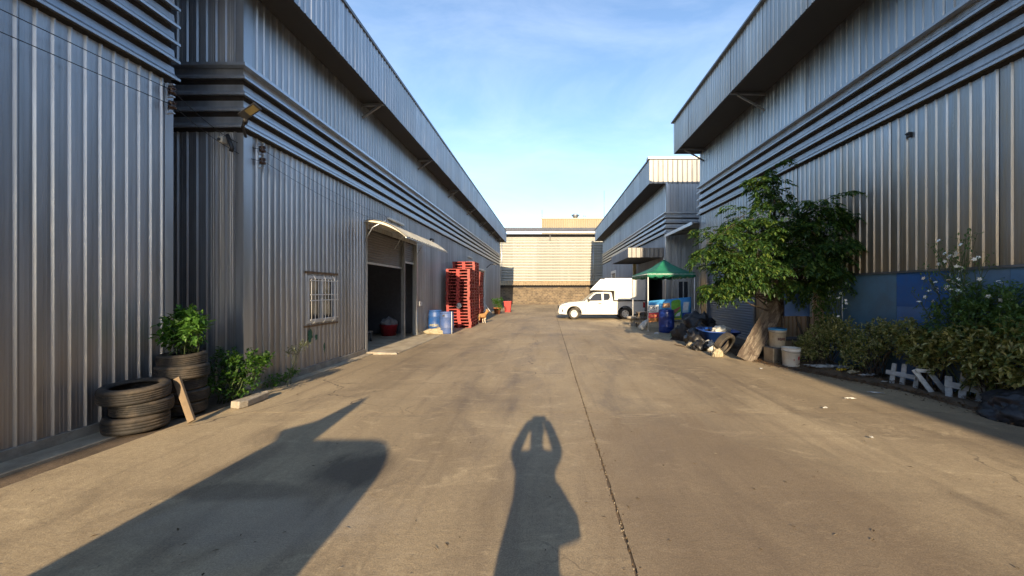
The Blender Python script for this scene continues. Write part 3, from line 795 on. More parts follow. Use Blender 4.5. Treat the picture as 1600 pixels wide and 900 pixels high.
box_part(BB, 'parapet_cap', plain('cream_cap', (0.60, 0.52, 0.34), 0.7), a_.x - 0.1, b_.x, 61.9, 62.3, a_.z, a_.z + 0.14)
RV = thing('roof_ventilator', 'grey metal roof ventilator on the yellow upper block', 'ventilator', P(899, 340, 63))
c_ = P(899, 340, 63); m = MB(); m.lathe([(0.32, -0.5), (0.32, 0.0), (0.48, 0.05), (0.48, 0.3), (0.40, 0.34)], 16, T(*c_)); m.build('drum', M_TRIM_DK, RV)
m = MB(); m.lathe([(0.66, 0.36), (0.66, 0.42), (0.25, 0.6), (0.0, 0.62)], 16, T(*c_)); m.build('cap', M_TRIM, RV)
for lab, x, y0, y1 in (('thin antenna mast at the left end of the yellow upper block', 847, 342, 328), ('tall thin antenna mast behind the right warehouse fascia', 944, 342, 298), ('short vent pipe pair on the yellow upper block', 912, 342, 336)):
    m = MB(); m.tube([P(x, y0 + 3, 62.6), P(x, y1, 62.6)], 0.035, 5)
    if 'pair' in lab: m.tube([P(x + 2.5, y0 + 3, 62.6), P(x + 2.5, y1 + 1, 62.6)], 0.035, 5)
    tag(m.build('antenna_mast' if 'antenna' in lab else 'vent_pipe', M_TRIM_DK), lab, 'mast' if 'antenna' in lab else 'pipe')

# ------------------------------------------------------------------ small fittings on the left warehouses
def fitting(name, label, cat, loc): return thing(name, label, cat, loc)
# solar street lamp on the corner
o_ = fitting('solar_lamp', 'black solar flood lamp on a short arm at the left warehouse corner', 'lamp', (-4.85, 6.1, 4.3))
m = MB(); m.tube([(-4.95, 6.28, 4.22), (-4.86, 6.10, 4.30), (-4.78, 6.05, 4.37)], 0.022, 8); m.tube([(-4.80, 6.07, 4.355), (-4.74, 6.02, 4.40)], 0.035, 8); m.build('arm', M_BLACKM, o_)
_a = Vector((.9, -.25, .36)).normalized(); _n = Vector((.1, -.6, -.8)); _n = (_n - _a * _n.dot(_a)).normalized(); _b = (-_n).cross(_a)
Ml = Matrix(((_a.x, _b.x, -_n.x, -4.63), (_a.y, _b.y, -_n.y, 5.95), (_a.z, _b.z, -_n.z, 4.48), (0, 0, 0, 1)))
m = MB(); m.box(-0.18, 0.18, -0.062, 0.062, -0.018, 0.018, Ml); m.build('housing', M_BLACK, o_, bevel=0.006)
m = MB(); m.box(-0.04, 0.15, -0.045, 0.045, -0.0205, -0.0185, Ml); m.build('led_panel', plain('led_yellow', (0.11, 0.085, 0.035), 0.4), o_)
# insulator racks
M_PORC = plain('brown_porcelain', (0.05, 0.028, 0.02), 0.25)
M_CREAMB = plain('cream_box', (0.55, 0.51, 0.42), 0.6)
def rack(label, x, y, z, face):
    r = thing('insulator_rack', label, 'insulator', (x, y, z))
    m = MB(); m.box(x, x + 0.012, y - 0.02, y + 0.02, z - 0.22, z + 0.22); m.box(x, x + 0.09, y - 0.015, y + 0.015, z + 0.195, z + 0.21); m.box(x, x + 0.09, y - 0.015, y + 0.015, z + 0.02, z + 0.035); m.box(x, x + 0.09, y - 0.015, y + 0.015, z - 0.21, z - 0.195); m.build('bracket', M_TRIM, r)
    for dz in (0.115, -0.09):
        m = MB(); m.lathe([(0.0, -0.05), (0.045, -0.05), (0.05, -0.02), (0.028, 0.0), (0.05, 0.02), (0.045, 0.05), (0.0, 0.05)], 12, T(x + 0.06, y, z + dz)); m.build('insulator', M_PORC, r)
    return r
rack('insulator rack with two brown spools on the near left warehouse corner', X1 + 0.03, 5.44, 4.42, 1)
rack('insulator rack with two brown spools beside the solar lamp', X2 + 0.028, 6.60, 4.02, 1)
r = thing('junction_box', 'cream junction box under the louvre bands at the corner', 'junction box', (-5.25, 6.2, 4.15))
m = MB(); m.box(-5.32, -5.23, 6.16, 6.26, 4.09, 4.18); m.build('box', M_CREAMB, r, bevel=0.008)
m = MB(); m.lathe([(0.0, -0.012), (0.028, -0.012), (0.03, 0.0), (0.0, 0.0)], 12, T(-5.29, 6.158, 4.135) @ RX(PI / 2)); m.build('knockout', M_BLACK, r)
m = MB(); m.tube([(-5.2, 6.22, 4.22), (-5.13, 6.18, 4.10), (-5.09, 6.18, 4.00), (-5.12, 6.19, 3.95)], 0.03, 8); m.build('cable_bundle', M_BLACK, r)
def wire(label, pts, sag=0.05, r_=0.005):
    ps = []
    for p, q in zip(pts, pts[1:]):
        p, q = Vector(p), Vector(q)
        for i in range(12):
            t_ = i / 12; v = p.lerp(q, t_); v.z -= sag * 4 * t_ * (1 - t_); ps.append(v)
    ps.append(Vector(pts[-1]))
    m = MB(); m.tube(ps, r_, 5); tag(m.build('wire', M_BLACK), label, 'wire')
wire('upper of two thin black wires crossing the near left warehouse', [(-5.1, -6, 4.6), (X1 + 0.10, 5.44, 4.535)], 0.25)
wire('lower of two thin black wires crossing the near left warehouse', [(-5.2, -6, 4.35), (X1 + 0.10, 5.44, 4.33)], 0.25)
wire('upper wire bridging the gap between the two left warehouses', [(X1 + 0.10, 5.44, 4.535), (-5.13, 6.15, 4.15), (X2 + 0.10, 6.6, 4.135)], 0.04)
wire('lower wire bridging the gap between the two left warehouses', [(X1 + 0.10, 5.44, 4.33), (-5.10, 6.15, 3.98), (X2 + 0.10, 6.6, 3.93)], 0.04)
wire('thin wire running from the insulators to the tube light', [(X2 + 0.10, 6.6, 4.12), (X2 + 0.06, 11.9, 3.97)], 0.10, 0.004)
wire('thin wire sagging below the louvre bands towards the canopy', [(X2 + 0.10, 6.6, 3.93), (X2 + 0.06, 11.0, 3.75)], 0.10, 0.004)
# tube light, flood light, switch boxes
tl = fitting('tube_light', 'white tube light batten on the wall above the arched canopy', 'lamp', (X2 + 0.05, 12.4, 3.95))
m = MB(); m.box(X2 + 0.026, X2 + 0.09, 11.85, 13.1, 3.93, 3.98); m.build('batten', M_WHITE, tl); m = MB(); m.tube([(X2 + 0.085, 11.9, 3.915), (X2 + 0.085, 13.05, 3.915)], 0.014, 8); m.build('tube', M_CREAMB, tl)
fl = fitting('flood_light', 'small black flood light on the wall past the arched canopy', 'lamp', (X2 + 0.1, 15.6, 3.7))
m = MB(); m.bar((X2 + 0.02, 15.6, 3.70), (X2 + 0.22, 15.6, 3.74), 0.03, 0.03); m.build('arm', M_BLACKM, fl); m = MB(); m.box(X2 + 0.2, X2 + 0.32, 15.48, 15.72, 3.66, 3.82); m.build('housing', M_BLACK, fl, bevel=0.015)
fl = fitting('flood_light', 'black lamp on a bent arm above the far roller shutter', 'lamp', (X2 + 0.1, 31, 3.7))
m = MB(); m.tube([(X2 + 0.02, 30.9, 3.55), (X2 + 0.35, 30.9, 3.85), (X2 + 0.6, 30.9, 3.85)], 0.03, 6); m.build('arm', M_BLACKM, fl); m = MB(); m.box(X2 + 0.5, X2 + 0.85, 30.8, 31.0, 3.80, 3.88); m.build('housing', M_BLACK, fl, bevel=0.015)
tl = fitting('tube_light', 'small white tube light above the far roller shutter', 'lamp', (X2 + 0.05, 24, 3.95))
m = MB(); m.box(X2 + 0.026, X2 + 0.10, 23.6, 24.8, 3.78, 3.86); m.build('batten', M_WHITE, tl); m = MB(); m.tube([(X2 + 0.09, 23.65, 3.765), (X2 + 0.09, 24.75, 3.765)], 0.014, 8); m.build('tube', M_CREAMB, tl)
sw = fitting('switch_box', 'white switch box on the wall beside the open roller door', 'switch', (X2 + 0.04, 14.8, 1.2))
m = MB(); m.box(X2 + 0.026, X2 + 0.08, 14.70, 14.84, 1.12, 1.30); m.box(X2 + 0.026, X2 + 0.075, 14.86, 14.98, 1.13, 1.27); m.build('box', M_WHITE, sw, bevel=0.006)
m = MB(); m.box(X2 + 0.081, X2 + 0.088, 14.75, 14.79, 1.18, 1.24); m.build('button', M_BLACK, sw)
cam2 = fitting('wall_bracket', 'small black bracket high on the right warehouse wall', 'bracket', P(1424, 211, 6.9))
p_ = P(1424, 211, XR * 600 / (1424 - 857)); m = MB(); m.box(XR - 0.07, XR - 0.015, p_.y - 0.03, p_.y + 0.03, p_.z - 0.04, p_.z + 0.05); m.build('plate', M_BLACKM, cam2)
m = MB(); m.tube([(XR - 0.06, p_.y, p_.z + 0.02), (XR - 0.11, p_.y, p_.z + 0.01)], 0.014, 6); m.build('stub', M_BLACKM, cam2)

# ------------------------------------------------------------------ tyres
def tyre_mesh(R, wd, name='tyre', ribs=5):
    r0 = R * 0.66; h = wd / 2
    out = []
    # tread, grooved
    tread = []
    n = ribs
    for k in range(n):
        z0 = -h * 0.74 + (1.48 * h) * k / n; z1 = -h * 0.74 + (1.48 * h) * (k + 1) / n
        g_ = 0.10 * (z1 - z0)
        def cr_(z): return R - 0.012 * (z / h) ** 2
        tread += [(cr_(z0 + g_), z0 + g_), (cr_(z1 - g_), z1 - g_)]
        if k < n - 1: tread += [(cr_(z1) - 0.009, z1 - g_ * 0.6), (cr_(z1) - 0.009, z1 + g_ * 0.6)]
    prof = [(r0, -h * 0.62), (r0 + 0.012, -h * 0.80), (R * 0.74, -h * 0.98), (R * 0.86, -h), (R * 0.955, -h * 0.88)] + tread + \
           [(R * 0.955, h * 0.88), (R * 0.86, h), (R * 0.74, h * 0.98), (r0 + 0.012, h * 0.80), (r0, h * 0.62), (r0 + 0.02, h * 0.55), (R * 0.90, h * 0.62), (R * 0.93, 0), (R * 0.90, -h * 0.62), (r0 + 0.02, -h * 0.55)]
    m = MB(); m.lathe(prof, 48, None, True, 0, True)
    me = m.mesh(name); me.materials.append(M_RUBBER)
    bm = bmesh.new(); bm.from_mesh(me); bmesh.ops.recalc_face_normals(bm, faces=bm.faces[:]); bm.to_mesh(me); bm.free()
    return me
TA, TB, TC = tyre_mesh(0.325, 0.185), tyre_mesh(0.285, 0.165), tyre_mesh(0.30, 0.19, 'tyre', 4)
ORD = ['bottom', 'second', 'third', 'fourth', 'top', 'sixth']
def tyre(me, label, M, group): return tag(inst('tyre', me, None, M), label, 'tyre', group)
ga, gb = 'three-tyre stack in front', 'five-tyre planter stack'
tyre(TC, 'bottom tyre of the front stack of three by the left wall', T(-5.06, 4.72, 0.107), ga)
tyre(TB, 'middle tyre of the front stack of three by the left wall', T(-5.03, 4.76, 0.285) @ RZ(1), ga)
tyre(TA, 'wide top tyre, slightly tilted, on the front stack of three', T(-5.08, 4.72, 0.467) @ RX(math.radians(4)) @ RY(math.radians(1.5)), ga)
zz = 0.012
for i, (me, w_, dx, dy, tx) in enumerate(((TB, .165, 0, 0, 0), (TB, .165, .015, .01, 0), (TB, .165, -.01, 0, 1.5), (TA, .170, .0, -.01, -2.0), (TB, .165, -.02, .01, 2.0))):
    lab = ('%s tyre of the taller stack that holds a leafy plant' % ORD[i]) if i < 4 else 'top tyre of the taller stack, leafy plant growing out of it'
    s_ = 0.92 if me is TA else 0.95
    tyre(me, lab, T(-5.08 + dx, 5.34 + dy, zz + 0.0825) @ RX(math.radians(tx)) @ RZ(i) @ Matrix.Diagonal((s_ * 0.98, s_ * 0.98, 1, 1)), gb)
    zz += 0.166
# soil inside the top planter tyre
m = MB(); m.lathe([(0.0, 0.80), (0.10, 0.805), (0.19, 0.79), (0.215, 0.76)], 16, T(-5.10, 5.35, 0)); tag(m.build('soil', M_DIRT), 'dark soil filling the top of the tall tyre stack', 'soil')
tyre(TA, 'worn tyre leaning on the weathered plank by the tree', T(4.62, 10.10, 0.305) @ RZ(math.radians(32)) @ RX(math.radians(-62)) @ RZ(0.6), None)

# ------------------------------------------------------------------ foliage helpers
def leafq(m, p, d, up, L, Wd, fold=0.25, mi=0):
    d = d.normalized(); s_ = d.cross(up)
    s_ = s_.normalized() if s_.length > 1e-4 else d.orthogonal().normalized()
    n_ = s_.cross(d)
    a = p; c = p + d * L - n_ * L * 0.12
    mid = p + d * L * 0.45 
    l_ = mid + s_ * Wd * 0.5 + n_ * Wd * fold * 0.5; r_ = mid - s_ * Wd * 0.5 + n_ * Wd * fold * 0.5
    k = len(m.v)
    m.v += [tuple(a), tuple(l_), tuple(c), tuple(r_)]
    m.f += [(k, k + 3, k + 2), (k, k + 2, k + 1)]; m.sm += [False, False]; m.mi += [mi, mi]
def rdir(r, up=0.0):
    while True:
        v = Vector((r.uniform(-1, 1), r.uniform(-1, 1), r.uniform(-1, 1)))
        if 0.05 < v.length < 1: break
    v.normalize(); v.z += up
    return v.normalized()
def pinnate(m, r, p, d, L, n, lL, lW, droop=0.5):
    """compound leaf: drooping rachis with leaflet pairs"""
    pos = Vector(p); d = d.normalized(); st = L / n
    for i in range(n):
        d = (d + Vector((0, 0, -droop / n))).normalized()
        q = pos + d * st
        s_ = d.cross(Vector((0, 0, 1)))
        s_ = s_.normalized() if s_.length > 1e-3 else Vector((1, 0, 0))
        if i > 0:
            k = 0.65 + 0.5 * math.sin(PI * (i + 0.6) / n)
            for sg in (-1, 1):
                dd = (s_ * sg * 1.0 + d * 0.55 + Vector((0, 0, -0.25 + r.uniform(-.25, .25)))).normalized()
                leafq(m, q, dd, Vector((r.uniform(-.3, .3), r.uniform(-.3, .3), 1)), lL * k * r.uniform(.8, 1.15), lW * k * r.uniform(.85, 1.15))
        pos = q
    leafq(m, pos, d, Vector((0, 0, 1)), lL, lW)
def curve_pts(p, q, n, wob, r, sag=0.0):
    p, q = Vector(p), Vector(q); out = []
    L = (q - p).length
    for i in range(n + 1):
        t_ = i / n; v = p.lerp(q, t_)
        k = math.sin(PI * t_) * wob * L
        v += Vector((r.uniform(-k, k), r.uniform(-k, k), r.uniform(-k, k) - sag * 4 * t_ * (1 - t_)))
        out.append(v)
    return out

LM_TREE = leaf_mat('tree_leaf', [(0.016, 0.046, 0.014), (0.024, 0.062, 0.016), (0.034, 0.080, 0.017), (0.055, 0.11, 0.020), (0.11, 0.155, 0.028)], 0.28)
LM_POT = leaf_mat('planter_leaf', [(0.03, 0.085, 0.02), (0.06, 0.15, 0.025), (0.10, 0.21, 0.035)], 0.35)
LM_SHRUB = leaf_mat('shrub_leaf', [(0.015, 0.05, 0.012), (0.035, 0.09, 0.016), (0.10, 0.20, 0.03)], 0.35)
LM_VAR = leaf_mat('variegated_leaf', [(0.085, 0.125, 0.04), (0.15, 0.18, 0.058), (0.27, 0.27, 0.10), (0.46, 0.43, 0.22)], 0.25)
LM_DKG = leaf_mat('flower_shrub_leaf', [(0.05, 0.11, 0.035), (0.075, 0.15, 0.045), (0.12, 0.20, 0.065)], 0.3)
M_PETAL = plain('white_petal', (0.80, 0.80, 0.76), 0.6)
M_STEM = plain('green_stem', (0.07, 0.10, 0.035), 0.7)

# ------------------------------------------------------------------ the tree on the right
tr = random.Random(4)
TREE = thing('tree', 'leafy tree with drooping compound leaves in front of the right warehouse', 'tree', (5.85, 9.75, 0))
base = Vector((5.85, 9.75, -0.03))
trunk = MB()
tp = [base, base + Vector((-0.03, -0.02, 0.5)), base + Vector((0.02, -0.05, 1.1)), base + Vector((-0.06, -0.05, 1.8)), base + Vector((-0.1, -0.1, 2.5)), base + Vector((-0.15, -0.1, 3.3)), base + Vector((-0.22, -0.15, 4.35))]
trunk.tube(tp, [0.10, 0.085, 0.075, 0.065, 0.05, 0.035, 0.012], 10)
trunk.build('trunk', M_BARK, TREE)
# clumps: pixel centre (photo), depth, radii
CL = [(1207, 268, 9.6, .34, .30), (1196, 284, 9.5, .30, .22), (1218, 300, 9.6, .42, .28), (1205, 312, 9.5, .45, .2),
      (1165, 345, 9.3, .55, .28), (1145, 362, 9.2, .5, .25), (1118, 378, 9.1, .50, .26), (1108, 392, 9.0, .36, .26), (1190, 345, 9.5, .5, .32),
      (1235, 345, 9.3, .55, .36), (1270, 330, 8.8, .50, .30), (1300, 322, 8.6, .42, .26), (1320, 345, 8.5, .38, .32), (1330, 372, 8.4, .32, .30),
      (1225, 385, 9.0, .70, .42), (1270, 380, 8.7, .62, .45), (1180, 388, 9.1, .55, .34), (1150, 400, 9.0, .48, .30), (1305, 395, 8.6, .45, .36),
      (1130, 412, 9.1, .42, .26), (1160, 415, 8.9, .48, .24), (1200, 412, 8.8, .55, .30), (1245, 412, 8.8, .50, .32), (1280, 430, 8.7, .42, .34), (1312, 432, 8.6, .26, .30),
      (1122, 428, 9.2, .32, .22), (1150, 432, 9.0, .40, .20), (1185, 430, 8.8, .42, .16), (1215, 432, 8.8, .38, .16), (1112, 446, 9.3, .20, .16), (1160, 446, 9.1, .22, .10), (1132, 450, 9.3, .16, .12), (1262, 440, 8.8, .36, .2), (1235, 446, 9.3, .34, .12), (1240, 400, 9.5, .5, .4), (1200, 400, 9.6, .5, .4), (1255, 360, 9.2, .5, .3), (1210, 355, 9.3, .5, .3), (1255, 400, 8.9, .5, .34), (1190, 372, 9.2, .5, .3), (1118, 452, 9.3, .22, .16), (1142, 440, 9.1, .3, .2)]
crown = MB(); limbs = MB()
for ci, (px, py, Y, rx, rz_) in enumerate(CL):
    c = P(px, py, Y)
    c.x = min(c.x, XR - 0.12 - rx * 0.75)
    t0 = min(5, max(3, int((c.z - 0.6) / 0.75))); s_ = tp[t0 - 1].lerp(tp[t0], tr.random())
    if c.z > 3.6: s_ = tp[5]
    L_ = (c - s_).length
    limbs.tube(curve_pts(s_, c, 5, 0.06, tr), [0.024, 0.020, 0.016, 0.012, 0.008, 0.004], 6)
    rx *= .93; rz_ *= .90
    out = (c - Vector((5.75, 9.6, c.z))); out.z = 0
    out = out.normalized() if out.length > 0.1 else Vector((0, 0, 1))
    for k in range(int(3 + rx * 11.5 * (rz_ / .28) ** .5)):
        d = rdir(tr); d.z = d.z * 0.55 + 0.10
        d = (d + out * 0.35).normalized()
        L2_ = rx * tr.uniform(.55, 1.25)
        st0 = c + Vector((tr.uniform(-.35, .35) * rx, tr.uniform(-.35, .35) * rx, tr.uniform(-.75, .75) * rz_))
        ps = [st0]
        for q in range(6):
            d = (d + Vector((0, 0, -.10)) + rdir(tr) * .16).normalized(); np_ = ps[-1] + d * L2_ / 6
            if np_.x > XR - .10: np_.x = XR - .10 - tr.random() * .05
            ps.append(np_)
        limbs.tube(ps, [.008, .007, .006, .005, .004, .003, .002], 4, False)
        for q in range(1, 7):
            dd0 = (ps[q] - ps[q - 1]).normalized(); sd = dd0.cross(Vector((0, 0, 1)))
            sd = sd.normalized() if sd.length > .01 else Vector((1, 0, 0))
            for sg in ((-1, 1) if tr.random() < .8 else (tr.choice((-1, 1)),)):
                dl = (sd * sg * tr.uniform(.5, 1.1) + dd0 * tr.uniform(.3, .9) + Vector((0, 0, tr.uniform(-.15, .35)))).normalized()
                f_ = tr.uniform(.55, 1.3)
                pinnate(crown, tr, ps[q], dl, .27 * f_, 5, .105 * f_, .046 * f_, tr.uniform(.5, 1.3))
        pinnate(crown, tr, ps[-1], d, .28, 5, .105, .046, 1.0)
limbs.build('limb', M_BARK, TREE)
crown.build('crown', LM_TREE, TREE)

# ------------------------------------------------------------------ bushes
def bush(name, label, cat, group, loc, lm, clumps, nl, lL, lW, seed, stems=8, flowers=None, up=0.5, twig=0.006):
    r = random.Random(seed)
    root = thing(name, label, cat, loc, group)
    fo, st, fw = MB(), MB(), MB()
    b0 = Vector(loc)
    for (x, y, z, rx, ry, rz_) in clumps:
        c = Vector((x, y, z))
        for k in range(max(2, stems // len(clumps))):
            e = c + Vector((r.uniform(-rx, rx) * .6, r.uniform(-ry, ry) * .6, r.uniform(-.2, .7) * rz_))
            st.tube(curve_pts(b0 + Vector((r.uniform(-.15, .15), r.uniform(-.15, .15), -0.01)), e, 4, 0.07, r), [twig * 1.6, twig * 1.4, twig * 1.2, twig, twig * .5], 5)
        for k in range(int((4.4 if cat == 'bush' else 5.0 if 'flower' in name else 1.0) * nl * rx * ry * rz_ / 0.03 + 30)):
            d = rdir(r); rad = r.random() ** 0.4
            p = c + Vector((d.x * rx * rad, d.y * ry * rad, d.z * rz_ * rad))
            if p.z < 0.03: p.z = 0.03 + r.random() * 0.1
            wob = 1 + 0.0 * r.random()
            # a sprig of three to five leaves
            dd = (d + Vector((0, 0, up)) + rdir(r) * 0.5).normalized()
            for q in range(r.randint(3, 5)):
                leafq(fo, p + dd * 0.02 * q, (dd * 0.6 + rdir(r) * 0.9).normalized(), Vector((r.uniform(-.4, .4), r.uniform(-.4, .4), 1)), lL * r.uniform(.6, 1.2), lW * r.uniform(.7, 1.2))
    if flowers:
        for (p0, p1, n_) in flowers:
            ps = curve_pts(p0, p1, 5, 0.05, r); st.tube(ps, [.006, .006, .005, .005, .004, .003], 5)
            for k in range(n_):
                p = ps[r.randint(2, 5)] + Vector((r.uniform(-.10, .10), r.uniform(-.10, .10), r.uniform(-.08, .12)))
                st.tube([ps[r.randint(2, 4)], p], 0.0025, 4, False)
                for q in range(4): leafq(fo, p + rdir(r) * .05, rdir(r, 0.2), Vector((0, 0, 1)), lL * .8, lW * .8)
                if r.random() < 0.40:
                    f0 = r.random() * 6; fn = (rdir(r) + Vector((-.6, -.6, .6))).normalized(); fa = fn.orthogonal().normalized(); fb = fn.cross(fa)
                    for q in range(5):
                        a = f0 + q * 2 * PI / 5
                        leafq(fw, p + Vector((0, 0, .02)), (fa * math.cos(a) + fb * math.sin(a)), fn, .036, .026)
    st.build('stem', M_STEM if cat != 'bush' else M_BARK, root)
    fo.build('foliage', lm, root)
    if fw.v: fw.build('blossom', M_PETAL, root)
    return root
bush('potted_plant', 'bright green leafy plant growing from the tall tyre stack', 'plant', None, (-5.10, 5.36, 0.80), LM_POT,
     [(-5.06, 5.30, 1.20, .20, .18, .10), (-4.86, 5.22, 1.27, .15, .14, .09), (-5.22, 5.32, 1.12, .15, .12, .10), (-5.02, 5.34, 1.36, .12, .10, .07), (-4.80, 5.2, 1.17, .10, .10, .07), (-5.05, 5.3, 1.02, .17, .15, .10)], 20, 0.10, 0.058, 21, 18, up=0.3)
bush('corner_shrub', 'dense dark green shrub in the corner between the left warehouses', 'shrub', None, (-4.92, 5.95, 0.0), LM_SHRUB,
     [(-4.98, 5.85, .42, .24, .22, .26), (-4.72, 5.95, .50, .26, .22, .20), (-4.88, 5.95, .68, .24, .2, .14), (-4.60, 6.02, .55, .14, .14, .11), (-4.68, 5.85, .28, .22, .2, .18), (-4.93, 5.55, .30, .09, .09, .08), (-4.52, 6.1, .60, .10, .1, .05)], 120, 0.07, 0.042, 22, 20)
bush('wall_weed', 'low trailing weed with pale green leaves along the left wall base', 'weed', None, (-4.86, 6.75, 0.0), LM_POT,
     [(-4.84, 6.72, .10, .10, .10, .05), (-4.82, 6.95, .13, .08, .12, .05), (-4.80, 7.2, .17, .05, .10, .04)], 120, 0.05, 0.032, 23, 6, up=0.4, twig=0.003)
bush('wall_weed', 'thin pale twig of weed standing off the left wall', 'weed', None, (-4.78, 6.9, 0.0), leaf_mat('pale_weed', [(.09, .11, .06), (.16, .18, .11)], .3),
     [(-4.72, 7.1, .58, .05, .10, .05), (-4.70, 7.35, .66, .05, .10, .05)], 70, 0.045, 0.022, 24, 4, up=0.4, twig=0.003)
VG = 'variegated bushes along the right wall'
bush('variegated_bush', 'low yellowish variegated bush beside the white bucket', 'bush', VG, (6.05, 8.55, 0.0), LM_VAR,
     [(6.0, 8.6, .55, .30, .34, .36), (6.25, 8.2, .75, .30, .34, .34), (5.85, 8.75, .35, .22, .26, .26), (6.3, 8.6, .85, .24, .3, .26)], 60, 0.075, 0.032, 31, 24)
bush('variegated_bush', 'straggly brownish bush behind the first picket piece', 'bush', VG, (6.32, 7.45, 0.0), LM_VAR,
     [(6.30, 7.6, .60, .28, .34, .34), (6.40, 7.2, .80, .26, .32, .30), (6.2, 7.75, .36, .24, .24, .26), (6.42, 7.5, .95, .18, .24, .16)], 58, 0.075, 0.030, 32, 24)
bush('variegated_bush', 'yellow-green variegated bush overhanging the leaning pickets', 'bush', VG, (6.40, 6.45, 0.0), LM_VAR,
     [(6.35, 6.55, .72, .24, .30, .30), (6.36, 6.1, .82, .22, .24, .24), (6.42, 6.8, .95, .2, .26, .22), (6.34, 6.45, .52, .14, .22, .18)], 56, 0.105, 0.046, 33, 24)
bush('variegated_bush', 'large variegated bush at the right edge behind the black tarp', 'bush', VG, (6.45, 5.45, 0.0), LM_VAR,
     [(6.36, 5.6, .75, .24, .3, .34), (6.36, 5.1, .70, .26, .3, .34), (6.32, 5.85, .95, .2, .2, .22), (6.4, 5.3, 1.05, .22, .3, .2), (6.46, 5.7, .40, .16, .24, .24), (6.42, 5.15, .38, .18, .26, .24)], 56, 0.105, 0.046, 34, 26)
bush('flowering_shrub', 'tall white-flowered shrub in front of the blue panels at the right edge', 'shrub', 'white flowering shrubs', (6.52, 6.0, 0.0), LM_DKG,
     [(6.46, 6.2, 1.20, .20, .36, .30), (6.44, 5.7, 1.32, .22, .36, .32), (6.44, 5.2, 1.28, .22, .34, .30), (6.46, 5.9, 1.60, .15, .28, .20), (6.46, 5.3, 1.62, .16, .3, .18)], 62, 0.075, 0.032, 35, 20,
     [((6.5, 6.1, 1.3), (6.42, 6.38, 2.42), 26), ((6.5, 6.05, 1.3), (6.45, 6.15, 2.30), 22), ((6.5, 5.9, 1.3), (6.40, 5.88, 2.55), 26), ((6.5, 5.8, 1.4), (6.42, 5.72, 2.18), 16), ((6.45, 6.2, 1.3), (6.36, 6.45, 2.05), 18), ((6.45, 5.5, 1.3), (6.40, 5.45, 1.72), 14), ((6.45, 5.9, 1.2), (6.30, 6.0, 1.75), 18), ((6.45, 6.4, 1.1), (6.30, 6.6, 1.6), 10)])
bush('flowering_shrub', 'white-flowered climbing shrub under the right side of the tree', 'shrub', 'white flowering shrubs', (6.45, 8.85, 0.0), LM_DKG,
     [(6.40, 8.9, 1.15, .16, .2, .34), (6.42, 8.85, 1.65, .16, .18, .34), (6.45, 8.8, 2.05, .14, .16, .2)], 60, 0.08, 0.036, 36, 14,
     [((6.4, 8.8, 1.2), (6.40, 8.55, 2.45), 22), ((6.4, 8.7, 1.2), (6.38, 8.25, 2.15), 16), ((6.42, 8.9, 1.3), (6.35, 8.95, 2.3), 18), ((6.4, 8.6, 0.9), (6.3, 8.3, 1.55), 12)])
# ground cover of dead leaves and twigs on the bed
r = random.Random(77); m = MB()
for k in range(5200):
    y = r.uniform(4.2, 15.5)
    e_ = (6.02 if y < 6.4 else 6.02 - min(1.0, (y - 6.4) / 2.6) * 1.05)
    x = e_ + abs(r.gauss(0, 0.30)) - r.random() ** 3 * 0.35
    if x > 6.6: continue
    leafq(m, Vector((x, y, 0.02 + (0.055 if x > e_ + .2 else 0) + r.random() * .02)), Vector((r.uniform(-1, 1), r.uniform(-1, 1), r.uniform(-.1, .35))), Vector((r.uniform(-.5, .5), r.uniform(-.5, .5), 1)), r.uniform(.025, .07), r.uniform(.01, .028))
tag(m.build('leaf_litter', leaf_mat('dead_leaf', [(.05, .03, .018), (.10, .055, .028), (.17, .10, .05), (.06, .045, .03)], .1, .8)), 'brown dead leaves and twigs scattered along the bed edge', None, None, 'stuff')

# ------------------------------------------------------------------ things on the left
def plank(name, label, cat, p, q, w, t_, mat, up=(0, 0, 1)):
    m = MB(); m.bar(p, q, w, t_, up=up); return tag(m.build(name, mat, bevel=0.004), label, cat)
plank('wooden_board', 'short sawn wooden board leaning against the tyre stacks', 'board', (-4.55, 4.90, 0.035), (-4.86, 5.02, 0.56), 0.085, 0.035, M_WOOD, (0, -1, 0.2))
# broken kerb block
m = MB(); pts = [(-4.60, 5.55), (-4.44, 5.50), (-4.40, 5.62), (-4.42, 6.06), (-4.50, 6.14), (-4.58, 6.08)]
m.add([(x, y, 0.004) for x, y in pts] + [(x * .997 - .006, y, 0.105 + .012 * math.sin(i * 2.1)) for i, (x, y) in enumerate(pts)], [tuple(reversed(range(6))), tuple(range(6, 12))] + [(i, (i + 1) % 6, (i + 1) % 6 + 6, i + 6) for i in range(6)])
tag(m.build('kerb_block', M_CONC, bevel=0.012), 'broken concrete kerb block lying by the corner shrub', 'block')
m = MB(); m.add([(-4.66, 10.18, 0.004), (-4.02, 10.22, 0.004), (-4.05, 10.38, 0.004), (-4.64, 10.40, 0.004), (-4.64, 10.20, 0.07), (-4.06, 10.24, 0.05), (-4.08, 10.36, 0.05), (-4.62, 10.38, 0.075)], [(3, 2, 1, 0), (4, 5, 6, 7), (0, 1, 5, 4), (1, 2, 6, 5), (2, 3, 7, 6), (3, 0, 4, 7)])
tag(m.build('threshold_block', M_CONC, bevel=0.01), 'pale concrete kerb stub at the near side of the roller door', 'block')

